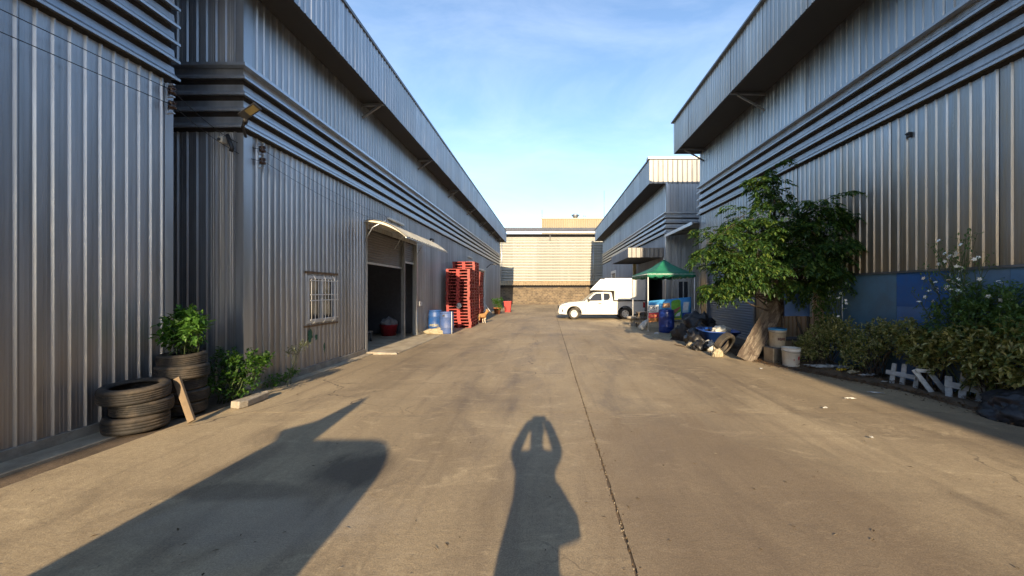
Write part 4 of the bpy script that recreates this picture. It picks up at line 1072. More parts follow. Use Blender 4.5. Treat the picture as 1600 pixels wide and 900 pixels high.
def drum(name, label, loc, mat, R=0.285, h=0.90, extra=None, group=None):
    d = thing(name, label, 'drum', loc, group)
    pr = [(0.0, 0.0), (R * .93, 0.0), (R * .97, 0.02), (R * .985, 0.05), (R * 1.0, 0.22), (R * 1.02, 0.235), (R * 1.02, 0.255), (R, 0.27), (R * 1.02, .45), (R, .63), (R * 1.02, 0.645), (R * 1.02, 0.665), (R, 0.68), (R * .97, h - .09), (R * .93, h - .05), (R * .96, h - .045), (R * .96, h - .012), (R * .93, h), (R * .88, h - .005), (R * .87, h - .03), (0, h - .03)]
    m = MB(); m.lathe(pr, 32, T(*loc)); m.build('shell', mat, d)
    for (x, y) in ((.5, .3), (-.5, -.3)):
        m = MB(); m.lathe([(.0, .012), (.04, .012), (.045, .0), (.045, -.03)], 12, T(loc[0] + x * R, loc[1] + y * R, h - .018)); m.build('bung', M_BLACK if 'light' in label else mat, d)
    return d
M_DR1 = plain('blue_drum_a', (0.014, 0.07, 0.25), 0.42, 0, 0.15, 4, (0.10, 0.10, 0.10), 0.3)
M_DR2 = plain('blue_drum_b', (0.05, 0.095, 0.26), 0.5, 0, 0.15, 4, (0.20, 0.19, 0.18), 0.4)
M_DR3 = plain('blue_drum_c', (0.012, 0.035, 0.20), 0.35, 0, 0.15, 4, (0.06, 0.06, 0.07), 0.3)
DBG = 'blue plastic drums'
d1 = drum('plastic_drum', 'deep blue plastic drum with faded yellow lettering beside the roller door', (-4.66, 15.85, 0.004), M_DR1, group=DBG)
d2 = drum('plastic_drum', 'paler dusty blue drum standing in front of the red pallets', (-4.06, 15.35, 0.004), M_DR2, 0.27, 0.86, group=DBG)
def text(parent, s_, size, M, mat, name='lettering', ext=0.0):
    c = bpy.data.curves.new(name, 'FONT'); c.body = s_; c.size = size; c.align_x = 'CENTER'; c.align_y = 'CENTER'; c.extrude = ext
    o_ = bpy.data.objects.new(name, c); COL.objects.link(o_)
    dg = bpy.context.evaluated_depsgraph_get(); me = bpy.data.meshes.new_from_object(o_.evaluated_get(dg))
    bpy.data.objects.remove(o_); me.materials.clear(); me.materials.append(mat)
    return me
def text_flat(parent, s_, size, M, mat, name='lettering'):
    return inst(name, text(parent, s_, size, M, mat, name), parent, M)
def text_cyl(parent, s_, size, c, R, z, ang, mat, name='lettering'):
    me = text(parent, s_, size, None, mat, name)
    for v in me.vertices:
        a = ang + v.co.x / R
        v.co = Vector((c[0] + math.sin(a) * R, c[1] - math.cos(a) * R, z + v.co.y))
    return inst(name, me, parent)
M_YLET = plain('yellow_print', (0.50, 0.42, 0.10), 0.6)
text_cyl(d1, 'WDSEL', 0.13, (-4.66, 15.85), 0.293, 0.30, 0.05, M_YLET)
m = MB(); m.box(-4.16, -4.08, 15.06, 15.07, 0.70, 0.76); m.build('dark_label', M_BLACK, d2)
p = G(706, 522); m = MB(); m.tube([(p.x, p.y, 0.0), (p.x - 0.02, p.y + 0.05, 0.88)], 0.014, 8); tag(m.build('white_pipe', M_WHITE), 'thin white pipe standing against the pale blue drum', 'pipe')
def blob(name, label, cat, loc, s_, mat, seed, amp=0.3, fr=2.2, sub=4, flat=True, group=None, rot=0.0, rough=0.06):
    bm = bmesh.new(); bmesh.ops.create_icosphere(bm, subdivisions=sub, radius=1.0)
    off = Vector((seed * 3.1, seed * 1.7, seed * 0.9))
    for v in bm.verts:
        n_ = v.co.normalized()
        k = 1 + amp * noise.noise(n_ * fr + off) + rough * (1 - abs(noise.noise(n_ * fr * 3.3 + off)) * 3) + rough * .7 * (1 - abs(noise.noise(n_ * fr * 8 + off)) * 3)
        v.co = n_ * k
        v.co.x *= s_[0]; v.co.y *= s_[1]; v.co.z *= s_[2]
        if flat: v.co.z = max(v.co.z, -0.35 * s_[2])
    me = bpy.data.meshes.new(name); bm.to_mesh(me); bm.free()
    for p_ in me.polygons: p_.use_smooth = False if sub < 4 else True
    me.materials.append(mat)
    o_ = inst(name, me, None, T(loc[0], loc[1], loc[2] + 0.35 * s_[2]) @ RZ(rot))
    return tag(o_, label, cat, group)
M_SACK = plain('cream_sack', (0.36, 0.31, 0.21), 0.85, 0, 0.2, 7, (0.25, 0.2, 0.13), 0.5, 0.5, 40)
M_BAG = plain('black_bag', (0.014, 0.0135, 0.014), 0.45, 0, 0.3, 5)
M_BAGW = plain('white_bag', (0.46, 0.46, 0.44), 0.5, 0, 0.15, 8)
blob('sack', 'crumpled cream sack lying in front of the deep blue drum', 'sack', (-4.42, 15.28, 0.0), (0.42, 0.22, 0.17), M_SACK, 4, 0.45, 1.8)

# ---- red pallets
M_RED = plain('red_pallet_plastic', (0.30, 0.024, 0.020), 0.55, 0, 0.28, 3, (0.22, 0.09, 0.07), 0.45)
def pallet_mesh():
    m = MB(); L = 1.1; H = 0.142; b_ = 0.12
    for i in range(3):                       # blocks
        for j in range(3):
            x = i * (L - b_) / 2; y = j * (L - b_) / 2
            wx = b_ if i != 1 else b_ * 1.25; x0 = x - (wx - b_) / 2
            m.box(x0, x0 + wx, y, y + b_, 0.018, 0.118)
    for i in range(3): m.box(i * (L - b_) / 2 + 0.003, i * (L - b_) / 2 + b_ - 0.003, 0.003, L - 0.003, 0, 0.02)
    for j in range(3): m.box(0.004, L - 0.004, j * (L - b_) / 2 + 0.004, j * (L - b_) / 2 + b_ - 0.004, 0.001, 0.019)
    n = 9; w_ = L / n
    for k in range(n): m.box(0, L, k * w_ + 0.008, (k + 1) * w_ - 0.008, 0.118, H)
    m.box(0.001, L - 0.001, -0.002, 0.03, 0.112, H + 0.0); m.box(0.001, L - 0.001, L - 0.03, L + 0.002, 0.112, H)
    me = m.mesh('pallet'); me.materials.append(M_RED)
    return me
PM = pallet_mesh()
r = random.Random(5)
def ordinal(n): return {1: 'topmost', 2: 'second from top', 3: 'third from top'}.get(n, '%dth from top' % n)
STK = [('front pallet stack', -4.68, 17.6, 19), ('tallest pallet stack, second in line', -4.72, 18.85, 22), ('third pallet stack, by the tan dog', -4.70, 20.08, 19)]
for si, (nm, x, y, n) in enumerate(STK):
    dx = dy = 0
    for k in range(n):
        dx = dx * .7 + r.uniform(-.02, .02); dy = dy * .7 + r.uniform(-.015, .015)
        z = 0.002 + k * 0.1425
        o_ = inst('pallet', PM, None, T(x + dx + (0.03 if si == 0 and k < 3 else 0) - (0.05 if si == 0 and 8 < k < 15 else 0), y + dy, z) @ RZ(r.uniform(-.014, .014)))
        tag(o_, 'red plastic pallet, %s of the %s' % (ordinal(n - k), nm), 'pallet', 'red pallet stacks')
        if si == 0 and k == n - 2:
            t_ = text_flat(o_, '17 E', 0.10, T(x + dx + 0.62, y + dy - 0.006, z + 0.07) @ RX(PI / 2), M_BLACK)
tg = blob('plastic_wrap', 'scrap of white plastic caught in the middle of the front pallet stack', 'plastic wrap', (-4.10, 17.57, 0.98), (0.10, 0.03, 0.12), M_BAGW, 8, 0.5, 2.5, 3, False)

# ---- pot plant, red bin, sticks
p = G(777, 490.5)
pt = thing('flower_pot', 'terracotta pot near the far end of the left warehouse', 'pot', p)
m = MB(); m.lathe([(0, 0), (.20, 0), (.27, .40), (.30, .40), (.30, .47), (.26, .47), (.25, .40), (0, .40)], 20, T(*p)); m.build('pot', plain('terracotta', (.36, .13, .055), .8), pt)
bush('pot_shrub', 'yellow-green shrub growing in the far terracotta pot', 'plant', None, (p.x, p.y, .40), LM_POT, [(p.x, p.y, .75, .30, .3, .25), (p.x + .15, p.y - .1, 1.0, .25, .25, .2), (p.x - .15, p.y, .95, .22, .22, .2), (p.x + .2, p.y - .15, .5, .2, .2, .15)], 22, .12, .06, 41, 8)
p = G(793.5, 487.5)
bn = thing('red_bin', 'tall red plastic bin beside the far terracotta pot', 'bin', p)
m = MB()
for (a, z0, z1) in ((0.24, 0.0, 0.06), ): pass
m.add([(-.22, -.22, 0), (.22, -.22, 0), (.22, .22, 0), (-.22, .22, 0), (-.30, -.30, .84), (.30, -.30, .84), (.30, .30, .84), (-.30, .30, .84)], [(3, 2, 1, 0), (0, 1, 5, 4), (1, 2, 6, 5), (2, 3, 7, 6), (3, 0, 4, 7)], False, T(*p)); m.build('body', plain('red_bin_plastic', (.42, .035, .03), .55), bn, bevel=.02)
m = MB()
for (x0, x1, y0, y1) in ((-.32, .32, -.32, -.27), (-.32, .32, .27, .32), (-.32, -.27, -.27, .27), (.27, .32, -.27, .27)): m.box(x0, x1, y0, y1, .82, .87, T(*p))
m.build('rim', MATS['red_bin_plastic'], bn)
p = G(768, 490); m = MB(); m.bar((p.x, p.y, .0), (X2 + 0.07, p.y + 0.5, .85), .05, .03); tag(m.build('white_lath', M_WHITE), 'pale wooden lath leaning on the far left wall', 'lath')

# ---- inside the open doorway
M_REDB = plain('red_tub', (.36, .02, .03), .4)
p = Vector((-6.05, 14.55, 0.012))
tb = thing('red_tub', 'red plastic tub on the floor inside the open roller door', 'tub', p)
m = MB(); m.lathe([(0, 0), (.25, 0), (.31, .38), (.34, .40), (.33, .42), (.29, .40), (.24, .03), (0, .03)], 24, T(*p)); m.build('tub', M_REDB, tb)
blob('sack', 'grey sack resting in the red tub inside the doorway', 'sack', (p.x, p.y, .38), (.27, .27, .22), plain('grey_sack', (.25, .26, .28), .8), 12, .4, 2)
tg = thing('hand_trolley', 'low metal trolley inside the open roller door', 'trolley', (-6.2, 12.4, 0))
m = MB(); m.box(-6.6, -5.9, 12.1, 12.9, .32, .36); m.build('deck', M_TRIM_DK, tg)
for (x, y) in ((-6.55, 12.15), (-5.95, 12.15), (-6.55, 12.85), (-5.95, 12.85)):
    m = MB(); m.box(x - .02, x + .02, y - .02, y + .02, .1, .32); m.build('leg', M_TRIM_DK, tg); m = MB(); m.lathe([(0, -.02), (.055, -.02), (.055, .02), (0, .02)], 12, T(x, y, .067) @ RY(PI / 2)); m.build('wheel', M_BLACK, tg)
for k, (x, y, z, s1, c_) in enumerate(((-6.3, 12.5, .36, .25, 'blue'), (-6.9, 13.6, .0, .34, 'grey'), (-7.4, 14.2, .0, .4, 'brown'))):
    blob('bundle', '%s cloth bundle in the dark doorway' % c_, 'bundle', (x, y, z), (s1, s1, s1 * .8), plain('bundle_' + c_, {'blue': (.08, .12, .22), 'grey': (.2, .2, .2), 'brown': (.16, .11, .07)}[c_], .85), 20 + k, .35, 2)

# ------------------------------------------------------------------ the dog
def skin_obj(name, verts, edges, mat, parent=None, M=None, sub=2, root=0):
    me = bpy.data.meshes.new(name)
    me.from_pydata([v[:3] for v in verts], edges, [])
    o_ = bpy.data.objects.new(name, me)
    COL.objects.link(o_)
    sk = o_.modifiers.new('skin', 'SKIN'); sk.use_smooth_shade = True
    if not me.skin_vertices: me.skin_vertices.new()
    for i, v in enumerate(verts):
        rr = v[3] if isinstance(v[3], tuple) else (v[3], v[3])
        me.skin_vertices[0].data[i].radius = rr
        me.skin_vertices[0].data[i].use_root = (i == root)
    sb = o_.modifiers.new('sub', 'SUBSURF'); sb.levels = sub; sb.render_levels = sub
    dg = bpy.context.evaluated_depsgraph_get()
    m2 = bpy.data.meshes.new_from_object(o_.evaluated_get(dg)); m2.name = name
    bpy.data.objects.remove(o_)
    m2.materials.clear(); m2.materials.append(mat)
    for p_ in m2.polygons: p_.use_smooth = True
    return inst(name, m2, parent, M)
def dog_mat():
    t = NT('tan_white_fur'); v = t.pos(world=False)
    n_ = t.noise(v, 3.2, 3, .5); f = t.noise(v, 60, 4, .7)
    sep = t.new('ShaderNodeSeparateXYZ'); t.l.new(v, sep.inputs[0])
    low = t.mr(sep.outputs['Z'], .10, .36, 1, 0)
    c = t.mix(t.ramp(t.math('ADD', n_, t.math('MULTIPLY', low, .35)), .62, .70), (.42, .22, .08), (.72, .66, .56))
    c = t.mix(t.mr(f, .3, .7, 0, .35), c, (.20, .10, .04)); t.setc(c); t.sets(Roughness=.85); t.bump(f, .5, .01)
    return t.m
p = G(752, 505.5)
DOG = thing('dog', 'tan and white dog standing beside the red pallet stacks', 'dog', p)
# local: x forward (nose), z up
dv = [(-.26, 0, .46, (.10, .11)), (-.05, 0, .45, (.105, .13)), (.17, 0, .46, (.12, .155)), (.29, 0, .52, (.095, .11)), (.38, 0, .63, .075), (.45, 0, .71, .075), (.53, 0, .70, .048), (.605, 0, .68, .034),
      (-.34, 0, .50, .032), (-.46, 0, .60, .026), (-.50, 0, .72, .014),
      (.20, .085, .36, .055), (.19, .095, .20, .034), (.20, .095, .04, .026), (.245, .095, .022, .026),
      (.20, -.085, .36, .055), (.19, -.095, .20, .034), (.22, -.095, .04, .026), (.265, -.095, .022, .026),
      (-.25, .085, .36, .075), (-.20, .095, .28, .05), (-.33, .095, .17, .03), (-.30, .095, .04, .026), (-.255, .095, .022, .026),
      (-.25, -.085, .36, .075), (-.18, -.095, .28, .05), (-.30, -.095, .17, .03), (-.27, -.095, .04, .026), (-.225, -.095, .022, .026),
      (.42, .05, .78, .026), (.41, .075, .85, .010), (.42, -.05, .78, .026), (.41, -.075, .85, .010)]
de = [(0, 1), (1, 2), (2, 3), (3, 4), (4, 5), (5, 6), (6, 7), (0, 8), (8, 9), (9, 10), (2, 11), (11, 12), (12, 13), (13, 14), (2, 15), (15, 16), (16, 17), (17, 18), (0, 19), (19, 20), (20, 21), (21, 22), (22, 23), (0, 24), (24, 25), (25, 26), (26, 27), (27, 28), (5, 29), (29, 30), (5, 31), (31, 32)]
MD = T(*p) @ RZ(math.radians(48)) @ Matrix.Scale(0.88, 4)
skin_obj('body', dv, de, dog_mat(), DOG, MD, 2, 1)
for s_ in (-1, 1):
    m = MB(); m.lathe([(0, -.008), (.009, 0), (0, .008)], 8, MD @ T(.505, s_ * .048, .728)); m.build('eye', M_BLACK, DOG)
m = MB(); m.lathe([(0, -.02), (.018, 0), (0, .02)], 8, MD @ T(.638, 0, .69)); m.build('nose', M_BLACK, DOG)

# ------------------------------------------------------------------ pickup trucks with box bodies
M_CAR = None
def carpaint():
    t = NT('white_car_paint'); t.setc((.74, .74, .70)); t.sets(Roughness=.25); t.b.inputs['Coat Weight'].default_value = .6
    v = t.pos(world=False); n_ = t.noise(v, 1.5, 5, .6); t.setc(t.mix(t.ramp(n_, .5, .8), (.64, .635, .60), (.52, .49, .43))); return t.m
M_CAR = carpaint()
M_BOXW = plain('white_box_body', (.60, .60, .58), .5, .1, .06, 1.5, (.5, .46, .4), .3)
M_RIM = plain('silver_rim', (.55, .56, .57), .35, .6, .08)
M_LAMP = plain('lamp_lens', (.45, .47, .50), .12, .3, .1)
M_TAIL = plain('tail_lamp', (.35, .02, .02), .2)
def arc_pts(cx, cz, R, a0, a1, n): return [(cx + R * math.cos(math.radians(a0 + (a1 - a0) * i / n)), cz + R * math.sin(math.radians(a0 + (a1 - a0) * i / n))) for i in range(n + 1)]
def make_truck(loc, label):
    t = thing('pickup_truck', label, 'truck', loc, 'white box pickups parked side by side')
    O = T(*loc); hw = .90
    WF, WR_, RW = .93, 3.98, .34
    # lower body: side profile with wheel arches (front at x = 0)
    prof = [(.05, .34), (.50, .30)] + arc_pts(WF, .35, .42, 187, -7, 10)[0:0] + arc_pts(WF, .36, .43, 188, -8, 12) + [(1.42, .30), (3.46, .30)] + arc_pts(WR_, .36, .43, 188, -8, 12) + [(5.0, .40), (5.12, .45), (5.14, 1.08), (3.30, 1.08), (3.28, 1.10), (1.62, 1.08), (1.20, 1.055), (.60, 1.00), (.22, .90), (.06, .78), (.0, .60), (.0, .42)]
    m = MB(); m.prism(prof, -hw, hw, O); b_ = m.build('body', M_CAR, t, bevel=.05, seg=3, fix=True)
    # cab (greenhouse) lofted
    lo = [(1.52, 1.05), (2.16, 1.585), (2.30, 1.63), (3.10, 1.645), (3.20, 1.60), (3.27, 1.05)]
    m = MB(); n = len(lo)
    def inset(z): return hw - .03 - max(0, z - 1.05) * .30
    vs_ = [(x, -inset(z), z) for x, z in lo] + [(x, inset(z), z) for x, z in lo]
    m.add(vs_, [tuple(range(n)), tuple(reversed(range(n, 2 * n)))] + [((i + 1) % n, i, i + n, (i + 1) % n + n) for i in range(n)], False, O)
    cab = m.build('cab', M_CAR, t, bevel=.035, seg=3, fix=True)
    def side_panel(name, poly, mat, par, off, sg):
        m = MB(); m.add([(x, sg * (inset(z) + off), z) for x, z in poly], [tuple(range(len(poly)))], False, O); m.add([(x, sg * (inset(z) - .03), z) for x, z in poly], [tuple(reversed(range(len(poly))))], False, O)
        k = len(poly); m.f += [(i, (i + 1) % k, (i + 1) % k + k, i + k) for i in range(k)]; m.sm += [False] * k; m.mi += [0] * k
        return m.build(name, mat, par, fix=True)
    for sg in (-1, 1):
        side_panel('side_window', [(1.80, 1.10), (2.58, 1.12), (2.57, 1.55), (2.26, 1.545), (2.06, 1.42)], M_GLASS, cab, .004, sg)
        side_panel('side_window', [(2.70, 1.13), (2.98, 1.16), (3.08, 1.30), (3.06, 1.53), (2.70, 1.555)], M_GLASS, cab, .004, sg)
    m = MB(); 
    wsv = [(1.60, 1.115), (2.12, 1.552)]
    nrm = Vector((-(1.552 - 1.115), 0, .52)).normalized() * .012
    m.add([(x + nrm.x, sg * (inset(z) - .06), z + nrm.z) for x, z in wsv for sg in (-1, 1)], [(0, 1, 3, 2)], False, O); m.build('windscreen', M_GLASS, cab)
    for sg in (-1, 1):
        y0 = sg * (hw + .002)
        d = MB(); d.box(1.62, 2.62, min(y0, y0 - sg * .02), max(y0, y0 - sg * .02), .42, 1.04, O); d_ = d.build('door', M_CAR, t, bevel=.012)
        d = MB(); d.box(2.38, 2.55, min(y0, y0 + sg * .025), max(y0, y0 + sg * .025), .93, .965, O); d.build('handle', M_BLACK, d_, bevel=.006)
        for sx in (1.60, 2.63, 3.29):
            d = MB(); d.box(sx, sx + .022, min(y0 - sg * .01, y0 + sg * .003), max(y0 - sg * .01, y0 + sg * .003), .40, 1.05, O); d.build('panel_gap', M_TRIM_DK, t)
        # mirrors
        d = MB(); d.box(1.72, 1.84, min(sg * (hw - .02), sg * (hw + .18)), max(sg * (hw - .02), sg * (hw + .18)), 1.08, 1.25, O); d.build('mirror', M_BLACK, t, bevel=.03)
        # headlight, fog slot
        d = MB(); d.add([(.08, sg * .45, .80), (.10, sg * (hw + .004), .795), (.62, sg * (hw + .006), .93), (.56, sg * (hw + .006), .855), (.18, sg * (hw + .006), .73), (.04, sg * .45, .72)], [(0, 1, 2, 3, 4, 5)], False, O); d.build('headlight', M_LAMP, t)
        d = MB(); d.box(.16, .48, min(sg * (hw + .004), sg * (hw + .012)), max(sg * (hw + .004), sg * (hw + .012)), .835, .85, O); d.build('lamp_eyebrow', M_BLACK, t)
        d = MB(); d.box(.20, .27, min(sg * (hw - .02), sg * (hw + .008)), max(sg * (hw - .02), sg * (hw + .008)), .44, .60, O); d.build('fog_lamp', M_BLACK, t, bevel=.01)
        d = MB(); d.box(5.02, 5.15, min(sg * (hw - .12), sg * (hw + .006)), max(sg * (hw - .12), sg * (hw + .006)), .70, 1.02, O); d.build('tail_light', M_TAIL, t, bevel=.01)
        # arch liners
        for wx in (WF, WR_):
            a = arc_pts(wx, .36, .425, 185, -5, 12); c_ = arc_pts(wx, .36, .455, 185, -5, 12)
            d = MB(); d.add([(x, sg * (hw + .006), z) for x, z in a] + [(x, sg * (hw + .006), z) for x, z in c_], [(i, i + 1, 14 + i, 13 + i) for i in range(12)], False, O); d.build('arch_trim', M_BLACK, t)
    g = MB(); g.box(-.015, .03, -.62, .62, .46, .80, O); gr = g.build('grille', M_BLACK, t, bevel=.02)
    for z in (.56, .63, .70): d = MB(); d.box(-.024, -.014, -.58, .58, z, z + .015, O); d.build('grille_bar', M_TRIM_DK, gr)
    d = MB(); d.box(.9, 5.0, -.55, .55, .22, .40, O); d.build('chassis', M_BLACKM, t)
    d = MB(); d.box(5.10, 5.22, -.82, .82, .42, .55, O); d.build('rear_bumper', M_TRIM_DK, t, bevel=.02)
    d = MB(); d.box(-.03, -.016, -.20, .20, .40, .50, O); d.build('number_plate', plain('plate_white', (.6, .6, .58), .5), t)
    d = MB(); d.box(5.221, 5.228, -.20, .20, .44, .53, O); d.build('number_plate', MATS['plate_white'], t)
    # wheels
    for wx in (WF, WR_):
        for sg in (-1, 1):
            MW = O @ T(wx, sg * (hw - .13), RW) @ RX(PI / 2 * (1 if sg < 0 else -1))
            w = MB(); w.lathe([(.20, -.10), (.30, -.11), (.33, -.09), (RW, -.06), (RW, .06), (.33, .09), (.30, .11), (.20, .10)], 28, MW); w_ = w.build('wheel', M_RUBBER, t)
            k = MB(); k.lathe([(.21, .02), (.215, .10), (.20, .105), (.185, .085), (.06, .075), (.05, .095), (0, .095)], 28, MW, False); k.build('rim', M_RIM, w_)
            for i in range(5):
                a = 2 * PI * i / 5 + .3; k = MB(); k.lathe([(0, .087), (.026, .087)], 10, MW @ T(math.cos(a) * .14, math.sin(a) * .14, .002)); k.build('rim_hole', M_BLACK, w_)
    # box body with forward-raked front over the cab
    bx_ = [(1.92, 1.72), (3.32, 1.72), (3.32, 1.13), (5.16, 1.13), (5.16, 2.42), (2.50, 2.40)]
    bx_ = [(3.32, 1.70), (3.32, 1.14), (5.16, 1.14), (5.16, 2.44), (2.72, 2.40), (2.08, 1.74)]
    m = MB(); m.prism(list(bx_), -.93, .93, O); cb = m.build('cargo_box', M_BOXW, t, bevel=.02, fix=True)
    for sg in (-1, 1):
        d = MB(); d.box(3.30, 5.17, min(sg * .925, sg * .945), max(sg * .925, sg * .945), 1.10, 1.16, O); d.build('lower_rail', M_BLACK, cb)
        d = MB(); d.box(2.75, 5.17, min(sg * .925, sg * .945), max(sg * .925, sg * .945), 2.385, 2.45, O); d.build('upper_rail', M_RIM, cb)
        d = MB(); d.box(5.12, 5.18, min(sg * .925, sg * .945), max(sg * .925, sg * .945), 1.16, 2.385, O); d.build('corner_rail', M_RIM, cb)
        d = MB(); d.box(4.40, 4.43, min(sg * .925, sg * .94), max(sg * .925, sg * .94), 1.16, 2.385, O); d.build('seam', M_RIM, cb)
    for y in (-.6, 0, .6):
        d = MB(); d.bar((2.055, y, 1.75), (2.70, y, 2.415), .04, .03, O); d.build('front_rib', M_RIM, cb)
    return t
tloc = Vector((0.60, 23.75, 0.0))
TR1 = make_truck(tloc, 'white pickup truck with a raked box body, side-on nearest the camera')
TR2 = copy_tree(TR1, T(0.62, 26.25, 0.0))
TR2['label'] = 'second white box pickup mostly hidden behind the first, roof and bonnet showing'

# ------------------------------------------------------------------ green tent and what stands under it
TX0, TX1, TY0, TY1 = 4.18, 6.20, 16.2, 19.2
ze = 2.46
TENT = thing('market_tent', 'small green market tent with a scalloped valance', 'tent', (5.2, 17.7, 0))
M_TENT = plain('green_canvas', (0.010, 0.15, 0.085), 0.6, 0, 0.14, 3.5, (0.05, 0.20, 0.13), 0.3)
pk = Vector((5.30, 17.6, 3.14)); cs = [(TX0, TY0), (TX1, TY0), (TX1, TY1), (TX0, TY1)]
m = MB()
for i in range(4):
    a = Vector((*cs[i], ze)); b_ = Vector((*cs[(i + 1) % 4], ze)); N = 9
    vs_ = []; fs_ = []
    for j in range(N + 1):
        for k in range(N + 1):
            t_ = j / N; e = a.lerp(b_, k / N); p = e.lerp(pk, t_)
            p.z -= 0.16 * math.sin(PI * t_) * (0.55 + 0.45 * math.sin(PI * k / N)) - 0.012 * math.sin(k * 2.4 + j * 1.3 + i)
            vs_.append(p)
    for j in range(N):
        for k in range(N): fs_.append((j * (N + 1) + k, j * (N + 1) + k + 1, (j + 1) * (N + 1) + k + 1, (j + 1) * (N + 1) + k))
    m.add(vs_, fs_, True)
can = m.build('canopy', M_TENT, TENT)
sol = can.modifiers.new('thickness', 'SOLIDIFY'); sol.thickness = 0.006
for i in range(4):
    a = Vector((*cs[i], ze)); b_ = Vector((*cs[(i + 1) % 4], ze)); n_ = 36; vs_ = []
    od = Vector((b_.y - a.y, a.x - b_.x, 0)).normalized()
    for k in range(n_ + 1):
        e = a.lerp(b_, k / n_); s_ = abs(math.sin(k * PI / 6)); w_ = od * 0.012 * math.sin(k * 1.9 + i)
        vs_ += [e + od * .004 + Vector((0, 0, 0.005)), e + od * .012 + w_ + Vector((0, 0, -0.155 - 0.055 * s_))]
    m = MB(); m.add(vs_, [(2 * k, 2 * k + 1, 2 * k + 3, 2 * k + 2) for k in range(n_)], True); v_ = m.build('valance', M_TENT, TENT)
    sol = v_.modifiers.new('thickness', 'SOLIDIFY'); sol.thickness = 0.004
for (x, y) in cs:
    m = MB(); m.tube([(x + (.03 if x == TX0 else -.03), y + (.03 if y == TY0 else -.03), 0.0), (x + (.03 if x == TX0 else -.03), y + (.03 if y == TY0 else -.03), ze - 0.02)], 0.022, 8); m.lathe([(0, 0), (.06, 0), (.06, .01), (0, .012)], 12, T(x + (.03 if x == TX0 else -.03), y + (.03 if y == TY0 else -.03), .0)); m.build('pole', M_WHITE, TENT)
m = MB()
for i in range(4):
    a = Vector((*cs[i], ze - 0.05)); b_ = Vector((*cs[(i + 1) % 4], ze - 0.05)); m.tube([a, b_], 0.014, 6)
m.tube([pk + Vector((0, 0, -0.25)), pk + Vector((0, 0, 0.09))], 0.016, 6)
for c_ in cs: m.tube([(c_[0], c_[1], ze - .08), pk + Vector((0, 0, -.2))], 0.012, 6)
m.build('frame', M_WHITE, TENT)

# banner hung between the front poles
BN = thing('banner', 'printed blue food banner with white and red panels hung under the tent', 'banner', (5.2, 16.3, 0))
bl, br = Vector((TX0 + 0.03, 16.19, 0)), Vector((TX1 - 0.18, 16.19, 0))
def bpt(u, v):     # u along, v up in the banner, tilted right end up
    x = bl.x + (br.x - bl.x) * u; zb = 0.38 + 0.16 * u; zt = 1.27 + 0.18 * u
    return Vector((x, 16.19 - 0.03 * math.sin(PI * u) , zb + (zt - zb) * v))
def bpatch(name, mat, uv, off):
    n_ = len(uv); m = MB()
    pts = [bpt(u, v) + Vector((0, -off, 0)) for u, v in uv]
    m.add(pts, [tuple(range(n_))]); return m.build(name, mat, BN)
m = MB(); N = 20; vs_ = []
for k in range(N + 1): vs_ += [bpt(k / N, 0), bpt(k / N, 1)]
m.add(vs_, [(2 * k, 2 * k + 2, 2 * k + 3, 2 * k + 1) for k in range(N)], True); bc = m.build('cloth', plain('banner_blue', (0.05, 0.26, 0.55), .5, 0, .25, 3), BN)
sol = bc.modifiers.new('thickness', 'SOLIDIFY'); sol.thickness = 0.003; sol.offset = 1
pW = plain('print_white', (.72, .74, .74), .5); pR = plain('print_red', (.55, .03, .06), .5); pO = plain('print_brown', (.42, .16, .04), .5, 0, .5, 9); pG = plain('print_green', (.16, .42, .05), .5, 0, .4, 5)
pC = plain('print_cyan', (.40, .58, .68), .5, 0, .3, 4); pN = plain('print_navy', (.03, .07, .32), .5); pY = plain('print_yellow', (.60, .55, .05), .5); pT = plain('print_tan', (.50, .30, .17), .5, 0, .4, 9); pBr = plain('print_meat', (.36, .12, .10), .5, 0, .4, 9)
bpatch('print_panel', pW, [(.0, .44), (.225, .44), (.235, .78), (.0, .80)], .036)
bpatch('print_panel', pR, [(.0, .20), (.24, .20), (.235, .42), (.0, .44)], .036)
bpatch('print_panel', pO, [(.0, .0), (.25, .0), (.25, .19), (.0, .19)], .036)
bpatch('print_panel', pT, [(.32, .62), (.50, .60), (.49, .82), (.33, .84)], .036)
bpatch('print_panel', pG, [(.53, .12), (.76, .10), (.74, .88), (.70, .94), (.56, .92), (.52, .85)], .036)
bpatch('print_panel', pBr, [(.55, .46), (.74, .62), (.72, .50), (.60, .28)], .040)
bpatch('print_panel', pW, [(.60, .16), (.72, .16), (.75, .38), (.66, .30)], .040)
bpatch('print_panel', pC, [(.78, .30), (.92, .30), (.95, .78), (.81, .80)], .036)
bpatch('print_panel', pW, [(.79, .40), (.90, .40), (.93, .76), (.81, .76)], .040)
bpatch('print_panel', pN, [(.78, .14), (1.0, .16), (1.0, .30), (.80, .28)], .044)
bpatch('print_panel', pY, [(.54, .02), (.76, .0), (.76, .08), (.54, .10)], .044)
bpatch('print_panel', pY, [(.86, .03), (1.0, .01), (1.0, .14), (.86, .10)], .048)
pK = plain('print_black', (.02, .02, .025), .6)
for s_, sz, u, v in (('\u0e27\u0e32\u0e23\u0e32\u0e30', .21, .115, .66), ('\u0e25\u0e01\u0e1a\u0e01\u0e17\u0e19', .13, .115, .50)):
    p = bpt(u, v); text_flat(BN, s_, sz, T(p.x, p.y - .042, p.z) @ RX(PI / 2), pK)
p = bpt(.12, .31); text_flat(BN, '\u0e40\u0e1a\u0e23\u0e01', .19, T(p.x, p.y - .042, p.z) @ RX(PI / 2), plain('print_gold', (.75, .40, .12), .5))
drum('plastic_drum', 'dark navy blue drum standing in front of the food banner', (4.84, 15.75, 0.004), M_DR3, 0.31, 0.93, group=DBG)
